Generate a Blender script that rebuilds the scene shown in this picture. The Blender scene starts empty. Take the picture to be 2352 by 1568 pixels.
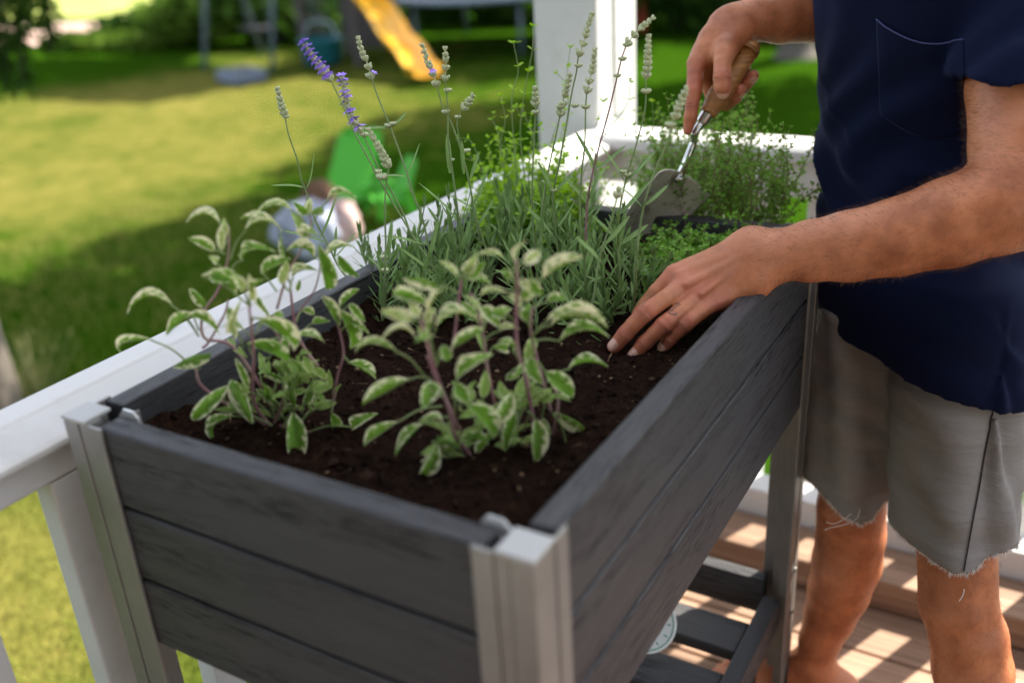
import bpy, math, random
import numpy as np
from mathutils import Vector, Matrix
from mathutils.bvhtree import BVHTree
R0 = random.Random(7)
NR = np.random.RandomState(11)
S = bpy.context.scene
COL = S.collection
D2R = math.radians

# ------------------------------------------------------------------ camera
FV = 2210.78            # focal length in units of a 2352 px wide picture
EUL = (1.1466542, 0.0567023, 0.5252558)
RIM = 0.87
CAM = np.array([0.7627175, -0.4842494, 1.2996867])
cd = bpy.data.cameras.new('camera'); cam = bpy.data.objects.new('camera', cd); COL.objects.link(cam)
cam.location = CAM; cam.rotation_euler = EUL
cd.sensor_width = 36; cd.lens = FV / 2352 * 36; cd.clip_start = 0.02; cd.clip_end = 300
cd.dof.use_dof = True; cd.dof.focus_distance = 1.20; cd.dof.aperture_fstop = 1.95; cd.dof.aperture_blades = 9
S.camera = cam
# ------------------------------------------------------------------ world and sun
SUN_EL = D2R(49); SUN_TO = np.array([0.39, 0.92])      # direction towards the sun on the ground
w = bpy.data.worlds.new("World"); S.world = w; w.use_nodes = True
nt = w.node_tree; bg = nt.nodes['Background']; sk = nt.nodes.new('ShaderNodeTexSky'); sk.sky_type = 'NISHITA'
sk.sun_disc = False; sk.sun_elevation = SUN_EL; sk.sun_rotation = math.atan2(SUN_TO[0], SUN_TO[1]); sk.air_density = 1.0
sk.dust_density = 1.5
hz_ = nt.nodes.new('ShaderNodeHueSaturation'); hz_.inputs['Saturation'].default_value = .48   # a slightly milky summer sky
nt.links.new(sk.outputs[0], hz_.inputs['Color']); nt.links.new(hz_.outputs[0], bg.inputs[0]); bg.inputs[1].default_value = 0.13
sl = bpy.data.lights.new('sun', 'SUN'); sl.energy = 5.0; sl.angle = D2R(0.55); sl.color = (1, 0.93, 0.80)
so = bpy.data.objects.new('sun', sl); COL.objects.link(so)
sh = SUN_TO / np.linalg.norm(SUN_TO)
sdir = Vector((sh[0] * math.cos(SUN_EL), sh[1] * math.cos(SUN_EL), math.sin(SUN_EL)))
so.rotation_euler = sdir.to_track_quat('Z', 'Y').to_euler()
S.view_settings.view_transform = 'Standard'; S.view_settings.look = 'None'
S.view_settings.gamma = 1; S.view_settings.use_curve_mapping = False
S.view_settings.exposure = 1.85
S.cycles.max_bounces = 8; S.cycles.diffuse_bounces = 4; S.cycles.transparent_max_bounces = 8

# ------------------------------------------------------------------ geometry of the view, used to place things on real planes
def _rot(rx, ry, rz):
    cx, sx, cy, sy, cz, sz = math.cos(rx), math.sin(rx), math.cos(ry), math.sin(ry), math.cos(rz), math.sin(rz)
    return np.array([[cz, -sz, 0], [sz, cz, 0], [0, 0, 1]]) @ np.array([[cy, 0, sy], [0, 1, 0], [-sy, 0, cy]]) @ np.array([[1, 0, 0], [0, cx, -sx], [0, sx, cx]])
RM = _rot(*EUL)
def ray(px, py): return RM @ np.array([(px - 1176) / FV, -(py - 784) / FV, -1.0])
def at(px, py, d): return CAM + ray(px, py) * d                       # a point d metres in front of the lens
def atz(px, py, z):
    r = ray(px, py); return CAM + r * ((z - CAM[2]) / r[2])           # a point on a level plane
def aty(px, py, y):
    r = ray(px, py); return CAM + r * ((y - CAM[1]) / r[1])
VH = RM @ np.array([0, 0, -1.0]); VH[2] = 0; VH /= np.linalg.norm(VH)
def vp(px, py, base, off=0.0):                                       # a point on the upright plane through base
    r = ray(px, py); b = np.array(base, float) - VH * off
    return CAM + r * (((b - CAM) @ VH) / (r @ VH))

# ------------------------------------------------------------------ mesh helpers
def link(name, me, parent=None, loc=None):
    o = bpy.data.objects.new(name, me); COL.objects.link(o)
    if parent is not None: o.parent = parent
    if loc is not None: o.location = loc
    return o
def thing(name, label, cat, loc=(0, 0, 0), group=None, rz=0):
    o = bpy.data.objects.new(name, None); COL.objects.link(o); o.location = loc; o.rotation_euler = (0, 0, rz)
    o.empty_display_size = .05
    o['label'] = label; o['category'] = cat
    if group: o['group'] = group
    return o
def tag(o, label, cat, group=None):
    o['label'] = label; o['category'] = cat
    if group: o['group'] = group
    return o
def setting(o): o['kind'] = 'structure'; return o
def stuff(o): o['kind'] = 'stuff'; return o

class MB:
    def __init__(s): s.v = []; s.f = []; s.n = 0; s.mi = []; s.cur = 0; s.at = {}
    def add(s, V, F, **attr):
        V = np.asarray(V, float).reshape(-1, 3)
        s.v.append(V)
        for f in F: s.f.append(tuple(int(i) + s.n for i in f)); s.mi.append(s.cur)
        for k in attr: s.at.setdefault(k, []).append((s.n, np.broadcast_to(np.asarray(attr[k], float), (len(V),))))
        s.n += len(V)
    def box(s, lo, hi, M=None):
        x0, y0, z0 = lo; x1, y1, z1 = hi
        V = np.array([[x0, y0, z0], [x1, y0, z0], [x1, y1, z0], [x0, y1, z0], [x0, y0, z1], [x1, y0, z1], [x1, y1, z1], [x0, y1, z1]])
        if M is not None: V = V @ np.array(M)[:3, :3].T + np.array(M)[:3, 3]
        s.add(V, [(0, 3, 2, 1), (4, 5, 6, 7), (0, 1, 5, 4), (1, 2, 6, 5), (2, 3, 7, 6), (3, 0, 4, 7)])
    def prism(s, poly, z0, z1):
        n = len(poly); V = [(p[0], p[1], z0) for p in poly] + [(p[0], p[1], z1) for p in poly]
        s.add(V, [tuple(range(n - 1, -1, -1)), tuple(range(n, 2 * n))] + [(i, (i + 1) % n, n + (i + 1) % n, n + i) for i in range(n)])
    def tube(s, pts, rad, n=6, cap=True, **attr):
        P = np.asarray(pts, float); m = len(P); rad = np.broadcast_to(np.asarray(rad, float), (m,))
        T = np.gradient(P, axis=0); T /= np.linalg.norm(T, axis=1)[:, None] + 1e-12
        a = np.array([0, 0, 1.0]) if abs(T[0][2]) < .9 else np.array([1.0, 0, 0])
        u = np.cross(T[0], a); u /= np.linalg.norm(u); V = []
        for i in range(m):
            u = u - T[i] * (u @ T[i]); u /= np.linalg.norm(u) + 1e-12; v = np.cross(T[i], u)
            for k in range(n):
                t = 2 * math.pi * k / n; V.append(P[i] + (u * math.cos(t) + v * math.sin(t)) * rad[i])
        F = [(i * n + k, i * n + (k + 1) % n, (i + 1) * n + (k + 1) % n, (i + 1) * n + k) for i in range(m - 1) for k in range(n)]
        if cap: F += [tuple(range(n - 1, -1, -1)), tuple((m - 1) * n + k for k in range(n))]
        s.add(V, F, **attr)
    def lathe(s, prof, n=20, M=None, **attr):          # prof: (r, z)
        V = [(r * math.cos(2 * math.pi * k / n), r * math.sin(2 * math.pi * k / n), z) for r, z in prof for k in range(n)]
        V = np.array(V)
        if M is not None: V = V @ np.array(M)[:3, :3].T + np.array(M)[:3, 3]
        m = len(prof)
        F = [(i * n + k, i * n + (k + 1) % n, (i + 1) * n + (k + 1) % n, (i + 1) * n + k) for i in range(m - 1) for k in range(n)]
        F += [tuple(range(n - 1, -1, -1)), tuple((m - 1) * n + k for k in range(n))]
        s.add(V, F, **attr)
    def mesh(s, name, mats, smooth=True):
        me = bpy.data.meshes.new(name)
        V = np.concatenate(s.v) if s.v else np.zeros((0, 3))
        me.from_pydata([tuple(p) for p in V], [], s.f)
        if not isinstance(mats, (list, tuple)): mats = [mats]
        for m in mats: me.materials.append(m)
        me.polygons.foreach_set('material_index', s.mi)
        if smooth: me.polygons.foreach_set('use_smooth', [True] * len(s.f))
        for k, L in s.at.items():
            A = np.zeros(len(V))
            for st, arr in L: A[st:st + len(arr)] = arr
            a = me.attributes.new(k, 'FLOAT', 'POINT'); a.data.foreach_set('value', A.astype(np.float32))
        me.update(); return me
    def build(s, name, mats, parent=None, smooth=True, loc=None):
        return link(name, s.mesh(name, mats, smooth), parent, loc)
def bevel(o, w=.002, seg=2, ang=30):
    m = o.modifiers.new('bevel', 'BEVEL'); m.width = w; m.segments = seg; m.limit_method = 'ANGLE'; m.angle_limit = D2R(ang)
    m.harden_normals = False
    return o
def boxobj(name, lo, hi, mat, parent=None, bw=.002, seg=2):
    b = MB(); b.box(lo, hi); o = b.build(name, mat, parent, smooth=False)
    if bw: bevel(o, bw, seg)
    return o
def spline(P, n=8):                                                  # Catmull-Rom through points (any width)
    P = np.asarray(P, float)
    if len(P) < 3:
        t = np.linspace(0, 1, n + 1)[:, None]; return P[0] * (1 - t) + P[-1] * t
    Q = np.vstack([2 * P[0] - P[1], P, 2 * P[-1] - P[-2]]); out = []
    for i in range(1, len(Q) - 2):
        for k in range(n):
            t = k / n
            out.append(.5 * ((2 * Q[i]) + (-Q[i - 1] + Q[i + 1]) * t + (2 * Q[i - 1] - 5 * Q[i] + 4 * Q[i + 1] - Q[i + 2]) * t * t + (-Q[i - 1] + 3 * Q[i] - 3 * Q[i + 1] + Q[i + 2]) * t ** 3))
    out.append(P[-1]); return np.array(out)

# ------------------------------------------------------------------ material helpers
class Mat:
    def __init__(s, name, col=(.5, .5, .5), rough=.5, metal=0, spec=.5):
        s.m = bpy.data.materials.new(name); s.m.use_nodes = True; s.t = s.m.node_tree
        s.p = s.t.nodes['Principled BSDF']; s.set('Base Color', (*col, 1)); s.set('Roughness', rough); s.set('Metallic', metal)
        s.set('Specular IOR Level', spec)
    def set(s, k, v): s.p.inputs[k].default_value = v
    def n(s, typ, **kw):
        d = s.t.nodes.new('ShaderNode' + typ)
        for k, v in kw.items():
            if k.startswith('_'): setattr(d, k[1:], v)
            else:
                key = k.replace('__', ' ')
                d.inputs[int(key[1:]) if key[0] == 'i' and key[1:].isdigit() else key].default_value = v
        return d
    def l(s, a, b): s.t.links.new(a, b)
    def coord(s, scale=(1, 1, 1), kind='Object', rot=(0, 0, 0)):
        c = s.n('TexCoord'); mp = s.n('Mapping'); mp.inputs['Scale'].default_value = scale; mp.inputs['Rotation'].default_value = rot
        s.l(c.outputs[kind], mp.inputs[0]); return mp.outputs[0]
    def noise(s, vec, scale=5, detail=4, rough=.6, dist=0):
        d = s.n('TexNoise'); d.inputs['Scale'].default_value = scale; d.inputs['Detail'].default_value = detail
        d.inputs['Roughness'].default_value = rough; d.inputs['Distortion'].default_value = dist
        if vec is not None: s.l(vec, d.inputs['Vector'])
        return d.outputs[0]
    def ramp(s, fac, stops):
        r = s.n('ValToRGB'); e = r.color_ramp.elements
        while len(e) > len(stops): e.remove(e[-1])
        while len(e) < len(stops): e.new(.5)
        for i, (p, c) in enumerate(stops):
            e[i].position = p; e[i].color = (*c, 1) if not isinstance(c, (int, float)) else (c, c, c, 1)
        s.l(fac, r.inputs[0]); return r.outputs[0]
    def mix(s, f, a, b, mode='MIX'):
        m = s.n('Mix', _data_type='RGBA', _blend_type=mode)
        for i, v in ((0, f), (6, a), (7, b)):
            if isinstance(v, bpy.types.NodeSocket): s.l(v, m.inputs[i])
            elif i == 0: m.inputs[0].default_value = v
            else: m.inputs[i].default_value = (*v, 1)
        return m.outputs[2]
    def math(s, op, a, b=0, clamp=False):
        m = s.n('Math', _operation=op, _use_clamp=clamp)
        for i, v in ((0, a), (1, b)):
            if isinstance(v, bpy.types.NodeSocket): s.l(v, m.inputs[i])
            else: m.inputs[i].default_value = v
        return m.outputs[0]
    def attr(s, name): return s.n('Attribute', _attribute_name=name).outputs['Fac']
    def rnd(s): return s.n('ObjectInfo').outputs['Random']
    def color(s, c): s.l(c, s.p.inputs['Base Color'])
    def rough(s, c): s.l(c, s.p.inputs['Roughness'])
    def bump(s, h, st=.3, dist=.002, prev=None):
        b = s.n('Bump'); b.inputs['Strength'].default_value = st; b.inputs['Distance'].default_value = dist
        s.l(h, b.inputs['Height'])
        if prev is not None: s.l(prev, b.inputs['Normal'])
        s.l(b.outputs[0], s.p.inputs['Normal']); return b.outputs[0]
M = {}
def m_board(name, axis, smoothtop=False):          # grey composite plank with embossed wood grain running along one axis
    m = Mat(name, rough=.55, spec=.22)
    sc = (24, 560, 560) if axis == 'x' else (560, 24, 560)
    sc2 = (2.2, 36, 36) if axis == 'x' else (36, 2.2, 36)
    big = m.noise(m.coord(sc2), .55, 3, .55, .2)
    fine = m.noise(m.coord(sc), 1, 3, .6, .6)
    mask = m.ramp(big, [(.40, 0.0), (.62, 1.0)])
    th = m.ramp(fine, [(.425, 1.0), (.47, 0.0)])
    pores = m.math('MULTIPLY', th, m.math('ADD', m.math('MULTIPLY', mask, .85), .10))
    base = m.ramp(m.noise(m.coord(sc2), 2.3, 3), [(.3, (.048, .0475, .052)), (.7, (.062, .0615, .066))])
    m.color(m.mix(pores, base, (.004, .004, .005)))
    m.rough(m.math('ADD', m.math('MULTIPLY', pores, .3), .44))
    h = m.math('SUBTRACT', m.math('MULTIPLY', m.noise(m.coord(sc), .6, 2), .15), pores)
    m.bump(h, .6, .0012); return m.m
M['board_x'] = m_board('grey_composite_board_x', 'x'); M['board_y'] = m_board('grey_composite_board_y', 'y')
m = Mat('aluminium', (.48, .47, .46), .38, .5)
st = m.noise(m.coord((260, 260, 1.5)), 1, 3); m.rough(m.ramp(st, [(.3, .34), (.7, .48)]))
m.color(m.mix(m.ramp(m.noise(m.coord(), 14, 4), [(.35, 0.), (.75, 1.)]), (.30, .292, .28), (.23, .222, .212))); m.bump(st, .06, .0004); M['alu'] = m.m
m = Mat('grey_plastic_cap', (.40, .40, .395), .45); m.bump(m.noise(m.coord(), 300, 3), .12, .0005); M['cap'] = m.m
m = Mat('clear_plastic_tab', (.72, .72, .72), .25); m.set('Transmission Weight', .35); M['tab'] = m.m
m = Mat('white_vinyl', (.52, .52, .52), .42, 0, .3)
d = m.noise(m.coord(), 9, 5, .65); m.color(m.mix(m.ramp(d, [(.5, 0.), (.85, 1.)]), (.56, .555, .545), (.43, .42, .40)))
m.bump(m.noise(m.coord(), 130, 3), .05, .0006); M['white'] = m.m
m = Mat('deck_composite', rough=.6, spec=.2)
g = m.noise(m.coord((1.6, 75, 75)), 1, 5, .65, .4)
c = m.ramp(g, [(.25, (.125, .070, .044)), (.5, (.225, .138, .092)), (.78, (.36, .24, .165))])
hs = m.n('HueSaturation'); m.l(c, hs.inputs['Color']); m.l(m.math('ADD', m.math('MULTIPLY', m.rnd(), .35), .82), hs.inputs['Value'])
m.color(hs.outputs[0]); m.bump(g, .3, .0015); M['deck'] = m.m
m = Mat('soil', rough=1, spec=.05)
n1 = m.noise(m.coord(), 60, 6, .75); n2 = m.noise(m.coord(), 420, 4, .8)
c = m.ramp(n1, [(.3, (.008, .0042, .003)), (.55, (.024, .012, .0075)), (.75, (.048, .026, .016))])
m.color(m.mix(m.ramp(n2, [(.62, 0.), (.74, .8)]), c, (.11, .065, .04))); m.bump(n2, .9, .003, m.bump(n1, .8, .006)); M['soil'] = m.m
m = Mat('soil_crumb', rough=1, spec=.05)
m.color(m.ramp(m.attr('tint'), [(0, (.007, .0045, .0035)), (.6, (.028, .016, .011)), (.9, (.07, .04, .025)), (1, (.20, .13, .08))])); M['crumb'] = m.m

# ------------------------------------------------------------------ deck, kerb, lawn
LAWN = -0.5
m = Mat('lawn', rough=1.0, spec=.0)
a = m.noise(m.coord(), .45, 5, .6); b = m.noise(m.coord(), 5, 5, .7); c3 = m.noise(m.coord(), 60, 3, .7)
sp = m.n('SeparateXYZ'); m.l(m.coord(), sp.inputs[0])                # dry grass, plus sunlight painted into the open middle of the lawn
gx = m.math('MULTIPLY', m.math('ADD', sp.outputs[0], 7.8), .27); gy = m.math('MULTIPLY', m.math('SUBTRACT', sp.outputs[1], 6.0), .16)
sun_band = m.math('SUBTRACT', .22, m.math('MULTIPLY', m.math('ADD', m.math('POWER', m.math('ABSOLUTE', gx), 2), m.math('POWER', m.math('ABSOLUTE', gy), 2)), .22))
dry = m.ramp(m.math('ADD', m.math('ADD', m.math('MULTIPLY', a, .55), m.math('MULTIPLY', b, .45)), sun_band), [(.50, 0.), (.76, 1.)])
px_ = m.math('MULTIPLY', m.math('ADD', sp.outputs[0], 1.9), .9); py_ = m.math('MULTIPLY', m.math('SUBTRACT', sp.outputs[1], .4), .8)  # tan patch near the deck: a sunlit dapple painted into the grass
sun_dapple = m.math('MAXIMUM', m.math('SUBTRACT', .30, m.math('MULTIPLY', m.math('ADD', m.math('POWER', m.math('ABSOLUTE', px_), 2), m.math('POWER', m.math('ABSOLUTE', py_), 2)), .3)), 0)
dry = m.math('ADD', dry, m.math('MULTIPLY', m.math('MULTIPLY', sun_dapple, 5.5), b), True)
c = m.mix(dry, (.021, .060, .003), (.190, .165, .042))  # pale tone also paints sunlit grass, deep green the shaded grass
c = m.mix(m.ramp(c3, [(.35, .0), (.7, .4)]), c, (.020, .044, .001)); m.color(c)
m.bump(c3, .9, .03); M['lawn'] = m.m
def grid_patch(x0, x1, y0, y1, nx, ny, fz):
    X, Y = np.meshgrid(np.linspace(x0, x1, nx), np.linspace(y0, y1, ny), indexing='ij')
    V = np.stack([X, Y, fz(X, Y)], -1).reshape(-1, 3)
    F = [(i * ny + j, (i + 1) * ny + j, (i + 1) * ny + j + 1, i * ny + j + 1) for i in range(nx - 1) for j in range(ny - 1)]
    return V, F
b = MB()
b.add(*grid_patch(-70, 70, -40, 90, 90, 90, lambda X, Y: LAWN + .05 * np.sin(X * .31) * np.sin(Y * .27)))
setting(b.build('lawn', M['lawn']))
DY0, DY1 = 1.145, 1.262                                               # the kerb plank along the far edge of the deck
m = Mat('deck_joist_wood', (.09, .06, .045), .8); m.bump(m.noise(m.coord((2, 60, 60)), 1, 4), .4, .002); M['joist'] = m.m
b = MB(); b.box((-.19, -3.2, LAWN - .1), (4.2, 1.46, -.034)); deck = setting(b.build('deck', M['joist'], smooth=False))
y = 1.018; k = 0
ys = []
while y > -3.1:
    ys.append(y); y -= .142
bd = MB(); bd.box((-.188, 0, -.032), (4.18, .137, 0)); dm = bd.mesh('deck_board', M['deck'], False)
for i, yy in enumerate([1.018 + .142] + ys):
    o = link('deck_board', dm, deck); o.location = (0, yy - .142 + .0, 0) if False else (R0.uniform(-.0, .0), yy, 0)
    bevel(o, .003, 2)
bd = MB(); bd.box((-.188, DY0, .004), (4.18, DY1, .07)); o = bd.build('kerb_board', M['deck'], deck, smooth=False); bevel(o, .004, 3)

# ------------------------------------------------------------------ railings, column, porch roof
# left railing runs along y just left of the planter
CZ = .846
t = thing('railing', 'white deck railing along the left side of the grey planter, overlooking the lawn', 'railing')
b = MB()
xo, xi = -.192, -.094                                               # outer and inner edge of the cap
prof = [(xo, CZ - .010), (xo + .008, CZ - .003), (xo + .012, CZ), (xi - .050, CZ), (xi - .046, CZ - .003), (xi - .006, CZ - .016), (xi, CZ - .020), (xi, CZ - .027), (xi - .008, CZ - .031), (xo + .006, CZ - .031), (xo, CZ - .028)]
V = [(x, yy, z) for yy in (-2.6, 1.405) for x, z in prof]; n = len(prof)
b.add(V, [tuple(range(n)), tuple(range(2 * n - 1, n - 1, -1))] + [(i, n + i, n + (i + 1) % n, (i + 1) % n) for i in range(n)])
bevel(b.build('cap_rail', M['white'], t, smooth=False), .002, 2)
boxobj('sub_rail', (-.168, -2.6, CZ - .068), (-.110, 1.405, CZ - .0315), M['white'], t, .004, 3)
boxobj('bottom_rail', (-.160, -2.6, .055), (-.104, 1.405, .135), M['white'], t, .004, 3)
bb = MB(); bb.box((-.016, 0, 0), (.016, .046, CZ - .0685 - .136)); bm_ = bb.mesh('baluster', M['white'], False)
for i in range(27):
    yy = -2.38 + i * .140
    o = link('baluster', bm_, t, (-.128, yy, .1355)); bevel(o, .003, 2)
# far railing runs along x
t = thing('railing', 'white sunlit deck railing across the far end of the deck, behind the man', 'railing')
FY = 1.38
b = MB(); cz = .850
prof = [(FY - .022, cz - .030), (FY - .022, cz - .010), (FY - .012, cz - .001), (FY + .075, cz - .001), (FY + .088, cz - .012), (FY + .088, cz - .030)]
n = len(prof); V = [(x, yy, z) for x in (-.1565, 4.1) for yy, z in prof]
b.add(V, [tuple(range(n - 1, -1, -1)), tuple(range(n, 2 * n))] + [(i, (i + 1) % n, n + (i + 1) % n, n + i) for i in range(n)])
bevel(b.build('cap_rail', M['white'], t, smooth=False), .002, 2)
boxobj('sub_rail', (-.1565, FY, .745), (4.1, FY + .07, cz - .0305), M['white'], t, .004, 3)
boxobj('bottom_rail', (-.155, 1.268, .006), (4.1, 1.338, .128), M['white'], t, .004, 3)
boxobj('sill', (-.155, 1.3385, .0), (4.1, 1.43, .060), M['white'], t, .003, 2)
bb = MB(); bb.box((-.027, -.011, .0605), (.027, .011, .7445)); bm2 = bb.mesh('baluster', M['white'], False)
for i in range(36):
    o = link('baluster', bm2, t, (-.011 + i * .1165, FY + .0375, 0)); bevel(o, .003, 2)
# column
t = thing('porch_column', 'square white porch column at the far left corner of the deck railing', 'column', (-.2325, 1.535, 0))
b = MB(); b.box((-.0755, -.105, -.03), (.0755, .105, 3.10)); bevel(b.build('shaft', M['white'], t, smooth=False), .006, 3)
boxobj('trim_board', (.0757, -.02, .86), (.0797, .04, 2.6), M['white'], t, .001, 1)
# unseen canvas sheet added to keep sun off the planter, lets soft light through
t = thing('sun_blocker', 'unseen white canvas added beyond the deck to keep sun off the planter', 'sun_blocker')
m = Mat('white_canvas', (.78, .77, .74), .8); tr = m.n('BsdfTranslucent'); tr.inputs[0].default_value = (.86, .84, .79, 1); ms = m.n('MixShader'); ms.inputs[0].default_value = .26
m.l(m.p.outputs[0], ms.inputs[1]); m.l(tr.outputs[0], ms.inputs[2]); m.l(ms.outputs[0], m.t.nodes['Material Output'].inputs[0]); M['canvas'] = m.m
V, F = grid_patch(.33, 4.6, 1.47, 2.92, 30, 20, lambda X, Y: 3.20 + .012 * np.cos(X * 2.35) * np.cos(Y * 1.1))
b = MB(); b.add(V, F); b.build('canvas', M['canvas'], t)
for yy in (1.48, 2.86): boxobj('beam', (.33, yy, 3.10), (4.6, yy + .06, 3.175), M['white'], t, .003, 2)
# porch roof behind and above the camera
t = thing('porch_roof', 'boarded porch roof against the house wall, above and behind the camera', 'roof')
m = Mat('roof_boards', (.35, .33, .30), .7); m.bump(m.noise(m.coord((3, 60, 3)), 1, 3), .3, .002)
bd = MB(); bd.box((-.7, 0, 0), (4.6, .152, .022)); rbm = bd.mesh('roof_board', m.m, False)
for k in range(18): link('roof_board', rbm, t, (0, -3.28 + k * .155, 2.56 - k * .002))
boxobj('rafter', (-.7, -3.28, 2.585), (4.6, -3.22, 2.70), M['white'], t, .003, 2); boxobj('fascia', (-.7, -.485, 2.47), (4.6, -.455, 2.66), M['white'], t, .003, 2)
m = Mat('house_siding', (.30, .28, .26), .7); m.bump(m.noise(m.coord((3, 3, 60)), 1, 3), .3, .002); M['siding'] = m.m
t = thing('house_wall', 'grey clapboard house wall behind the camera at the back of the deck', 'wall')
bd = MB(); bd.box((-.6, -.012, 0), (4.6, .012, .165)); sd = bd.mesh('siding_board', M['siding'], False)
for k in range(16):
    o = link('siding_board', sd, t, (0, -3.30, .02 + k * .16)); o.rotation_euler = (D2R(4), 0, 0)

# ------------------------------------------------------------------ raised planter
PX0, PX1 = -.046, .470                                               # outer board faces left / right
PY0, PY1 = 0.0, .828
BH = .087; BT = .026
pl = thing('raised_planter', 'raised planter box of charcoal wood-grain boards on aluminium legs, full of herbs', 'planter', (.21, .41, 0))
def pobj(name, lo, hi, mat, bw=.002, seg=2):
    o = boxobj(name, lo, hi, mat, pl, bw, seg); o.matrix_parent_inverse = Matrix.Translation((-.21, -.41, 0)); return o
gap = .0040
for k in range(3):
    z1 = RIM - k * BH - (gap if k else 0); z0 = RIM - (k + 1) * BH
    pobj('board', (-.004, PY0, z0), (.428, PY0 + BT, z1), M['board_x'], .003, 3)
    pobj('board', (-.004, PY1 - BT, z0), (.428, PY1, z1), M['board_x'], .0022, 3)
    pobj('board', (PX1 - BT, .042, z0), (PX1, .786, z1), M['board_y'], .003, 3)
    pobj('board', (PX0, .042, z0), (PX0 + BT, .786, z1), M['board_y'], .0022, 3)
def leg(cx, cy, sx, sy):
    """aluminium corner profile; (cx,cy) outer corner, sx,sy point inwards along the two sides"""
    b = MB(); z0, z1 = 0.0, RIM + .001
    def rect(a0, a1, c0, c1, zz0=z0, zz1=z1):
        xs = sorted((cx + sx * a0, cx + sx * a1)); ys_ = sorted((cy + sy * c0, cy + sy * c1)); b.box((xs[0], ys_[0], zz0), (xs[1], ys_[1], zz1))
    e = -.004                                                        # stands 4 mm proud of the boards
    rect(e, .0165, e, .0145)                                          # tube, with two shallow grooves beside it
    rect(.0175, .030, e + .0012, .0135); rect(e + .0012, .0155, .0155, .030)
    rect(.0305, .0500, e, -.0006); rect(e, -.0006, .0305, .0500)      # flanges over the board ends
    rect(.0165, .0305, e + .0022, .002); rect(e + .0022, .002, .0145, .0305)
    rect(.028, .058, BT + .0006, BT + .003, RIM - .262, RIM - .012); rect(BT + .0006, BT + .003, .0285, .058, RIM - .262, RIM - .012)
    o = b.build('leg', M['alu'], pl, smooth=False); o.matrix_parent_inverse = Matrix.Translation((-.21, -.41, 0)); bevel(o, .0006, 2)
    c = MB(); xs = sorted((cx + sx * (e - .0012), cx + sx * .0285)); ys_ = sorted((cy + sy * (e - .0012), cy + sy * .0275))
    c.box((xs[0], ys_[0], z1 + .0004), (xs[1], ys_[1], z1 + .0045))
    o2 = c.build('leg_cap', M['cap'], o, smooth=False); bevel(o2, .0012, 3)
    t_ = MB()
    p = [(0, 0), (.030, 0), (.030, .010), (.024, .0165), (.010, .0165), (0, .006)]
    V = []
    for dy in (0, .0022): V += [(cx + sx * (BT + .006 + u), cy + sy * (BT + .0045 + dy), RIM - .012 + v) for u, v in p]
    t_.add(V, [tuple(range(5, -1, -1)), tuple(range(6, 12))] + [(i, (i + 1) % 6, 6 + (i + 1) % 6, 6 + i) for i in range(6)])
    t_.build('corner_tab', M['tab'], o, smooth=False)
leg(PX0 - .0, PY0, 1, 1); leg(PX1, PY0, -1, 1); leg(PX0, PY1, 1, -1); leg(PX1, PY1, -1, -1)
pobj('floor_panel', (PX0 + BT + .002, PY0 + BT + .002, RIM - .25), (PX1 - BT - .002, PY1 - BT - .002, RIM - .24), M['board_x'], 0)
# shelf between the legs
SZ = .25
for nm, lo, hi in (('side_bearer', (.435, .042, SZ - .050), (.4625, .784, SZ + .006)), ('side_bearer', (-.038, .042, SZ - .050), (-.0105, .784, SZ + .006))):
    pobj(nm, lo, hi, M['board_y'], .002)
pobj('end_bearer', (-.006, .797, SZ - .045), (.430, .822, SZ + .022), M['board_x'], .002)
pobj('end_bearer', (-.006, .006, SZ - .045), (.430, .031, SZ + .022), M['board_x'], .002)
for yy in (.642, .520, .398, .276, .154):
    pobj('shelf_slat', (-.009, yy, SZ - .020), (.4335, yy + .072, SZ), M['board_x'], .002)
b = MB()
for x, z in ((.4745, .30), (.4745, .215)):
    b = MB(); b.lathe([(.0001, 0), (.0045, 0), (.0045, .0018), (.003, .003), (.0001, .003)], 14, Matrix.Translation((x, .812, z)) @ Matrix.Rotation(math.pi / 2, 4, 'Y'))
    o = b.build('screw', M['alu'], pl); o.matrix_parent_inverse = Matrix.Translation((-.21, -.41, 0))

# soil inside the planter
SOILZ = RIM - .050
def soil_h(X, Y):
    z = SOILZ + .004 * np.sin(X * 21 + 1.3) * np.sin(Y * 17) + .003 * np.sin(X * 47 + Y * 31) + .0018 * np.sin(X * 120 + 2 * np.sin(Y * 90)) * np.sin(Y * 133)
    edge = np.minimum(np.minimum(X - (PX0 + BT), PX1 - BT - X), np.minimum(Y - BT, PY1 - BT - Y))
    return z + .012 * np.exp(-np.clip(edge, 0, 1) / .025) * (1 + .7 * np.sin(Y * 33) * np.sin(X * 27 + 1)) - .012 * np.exp(-(((X - .34) / .09) ** 2 + ((Y - .10) / .10) ** 2)) * 0
V, F = grid_patch(PX0 + BT + .0005, PX1 - BT - .0005, PY0 + BT + .0005, PY1 - BT - .0005, 190, 320, soil_h)
V[:, 2] += NR.normal(0, .0009, len(V))
b = MB(); b.add(V, F); so_ = b.build('soil', M['soil']); stuff(so_); tag(so_, 'dark brown crumbly potting soil filling the grey planter', 'soil')
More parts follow.
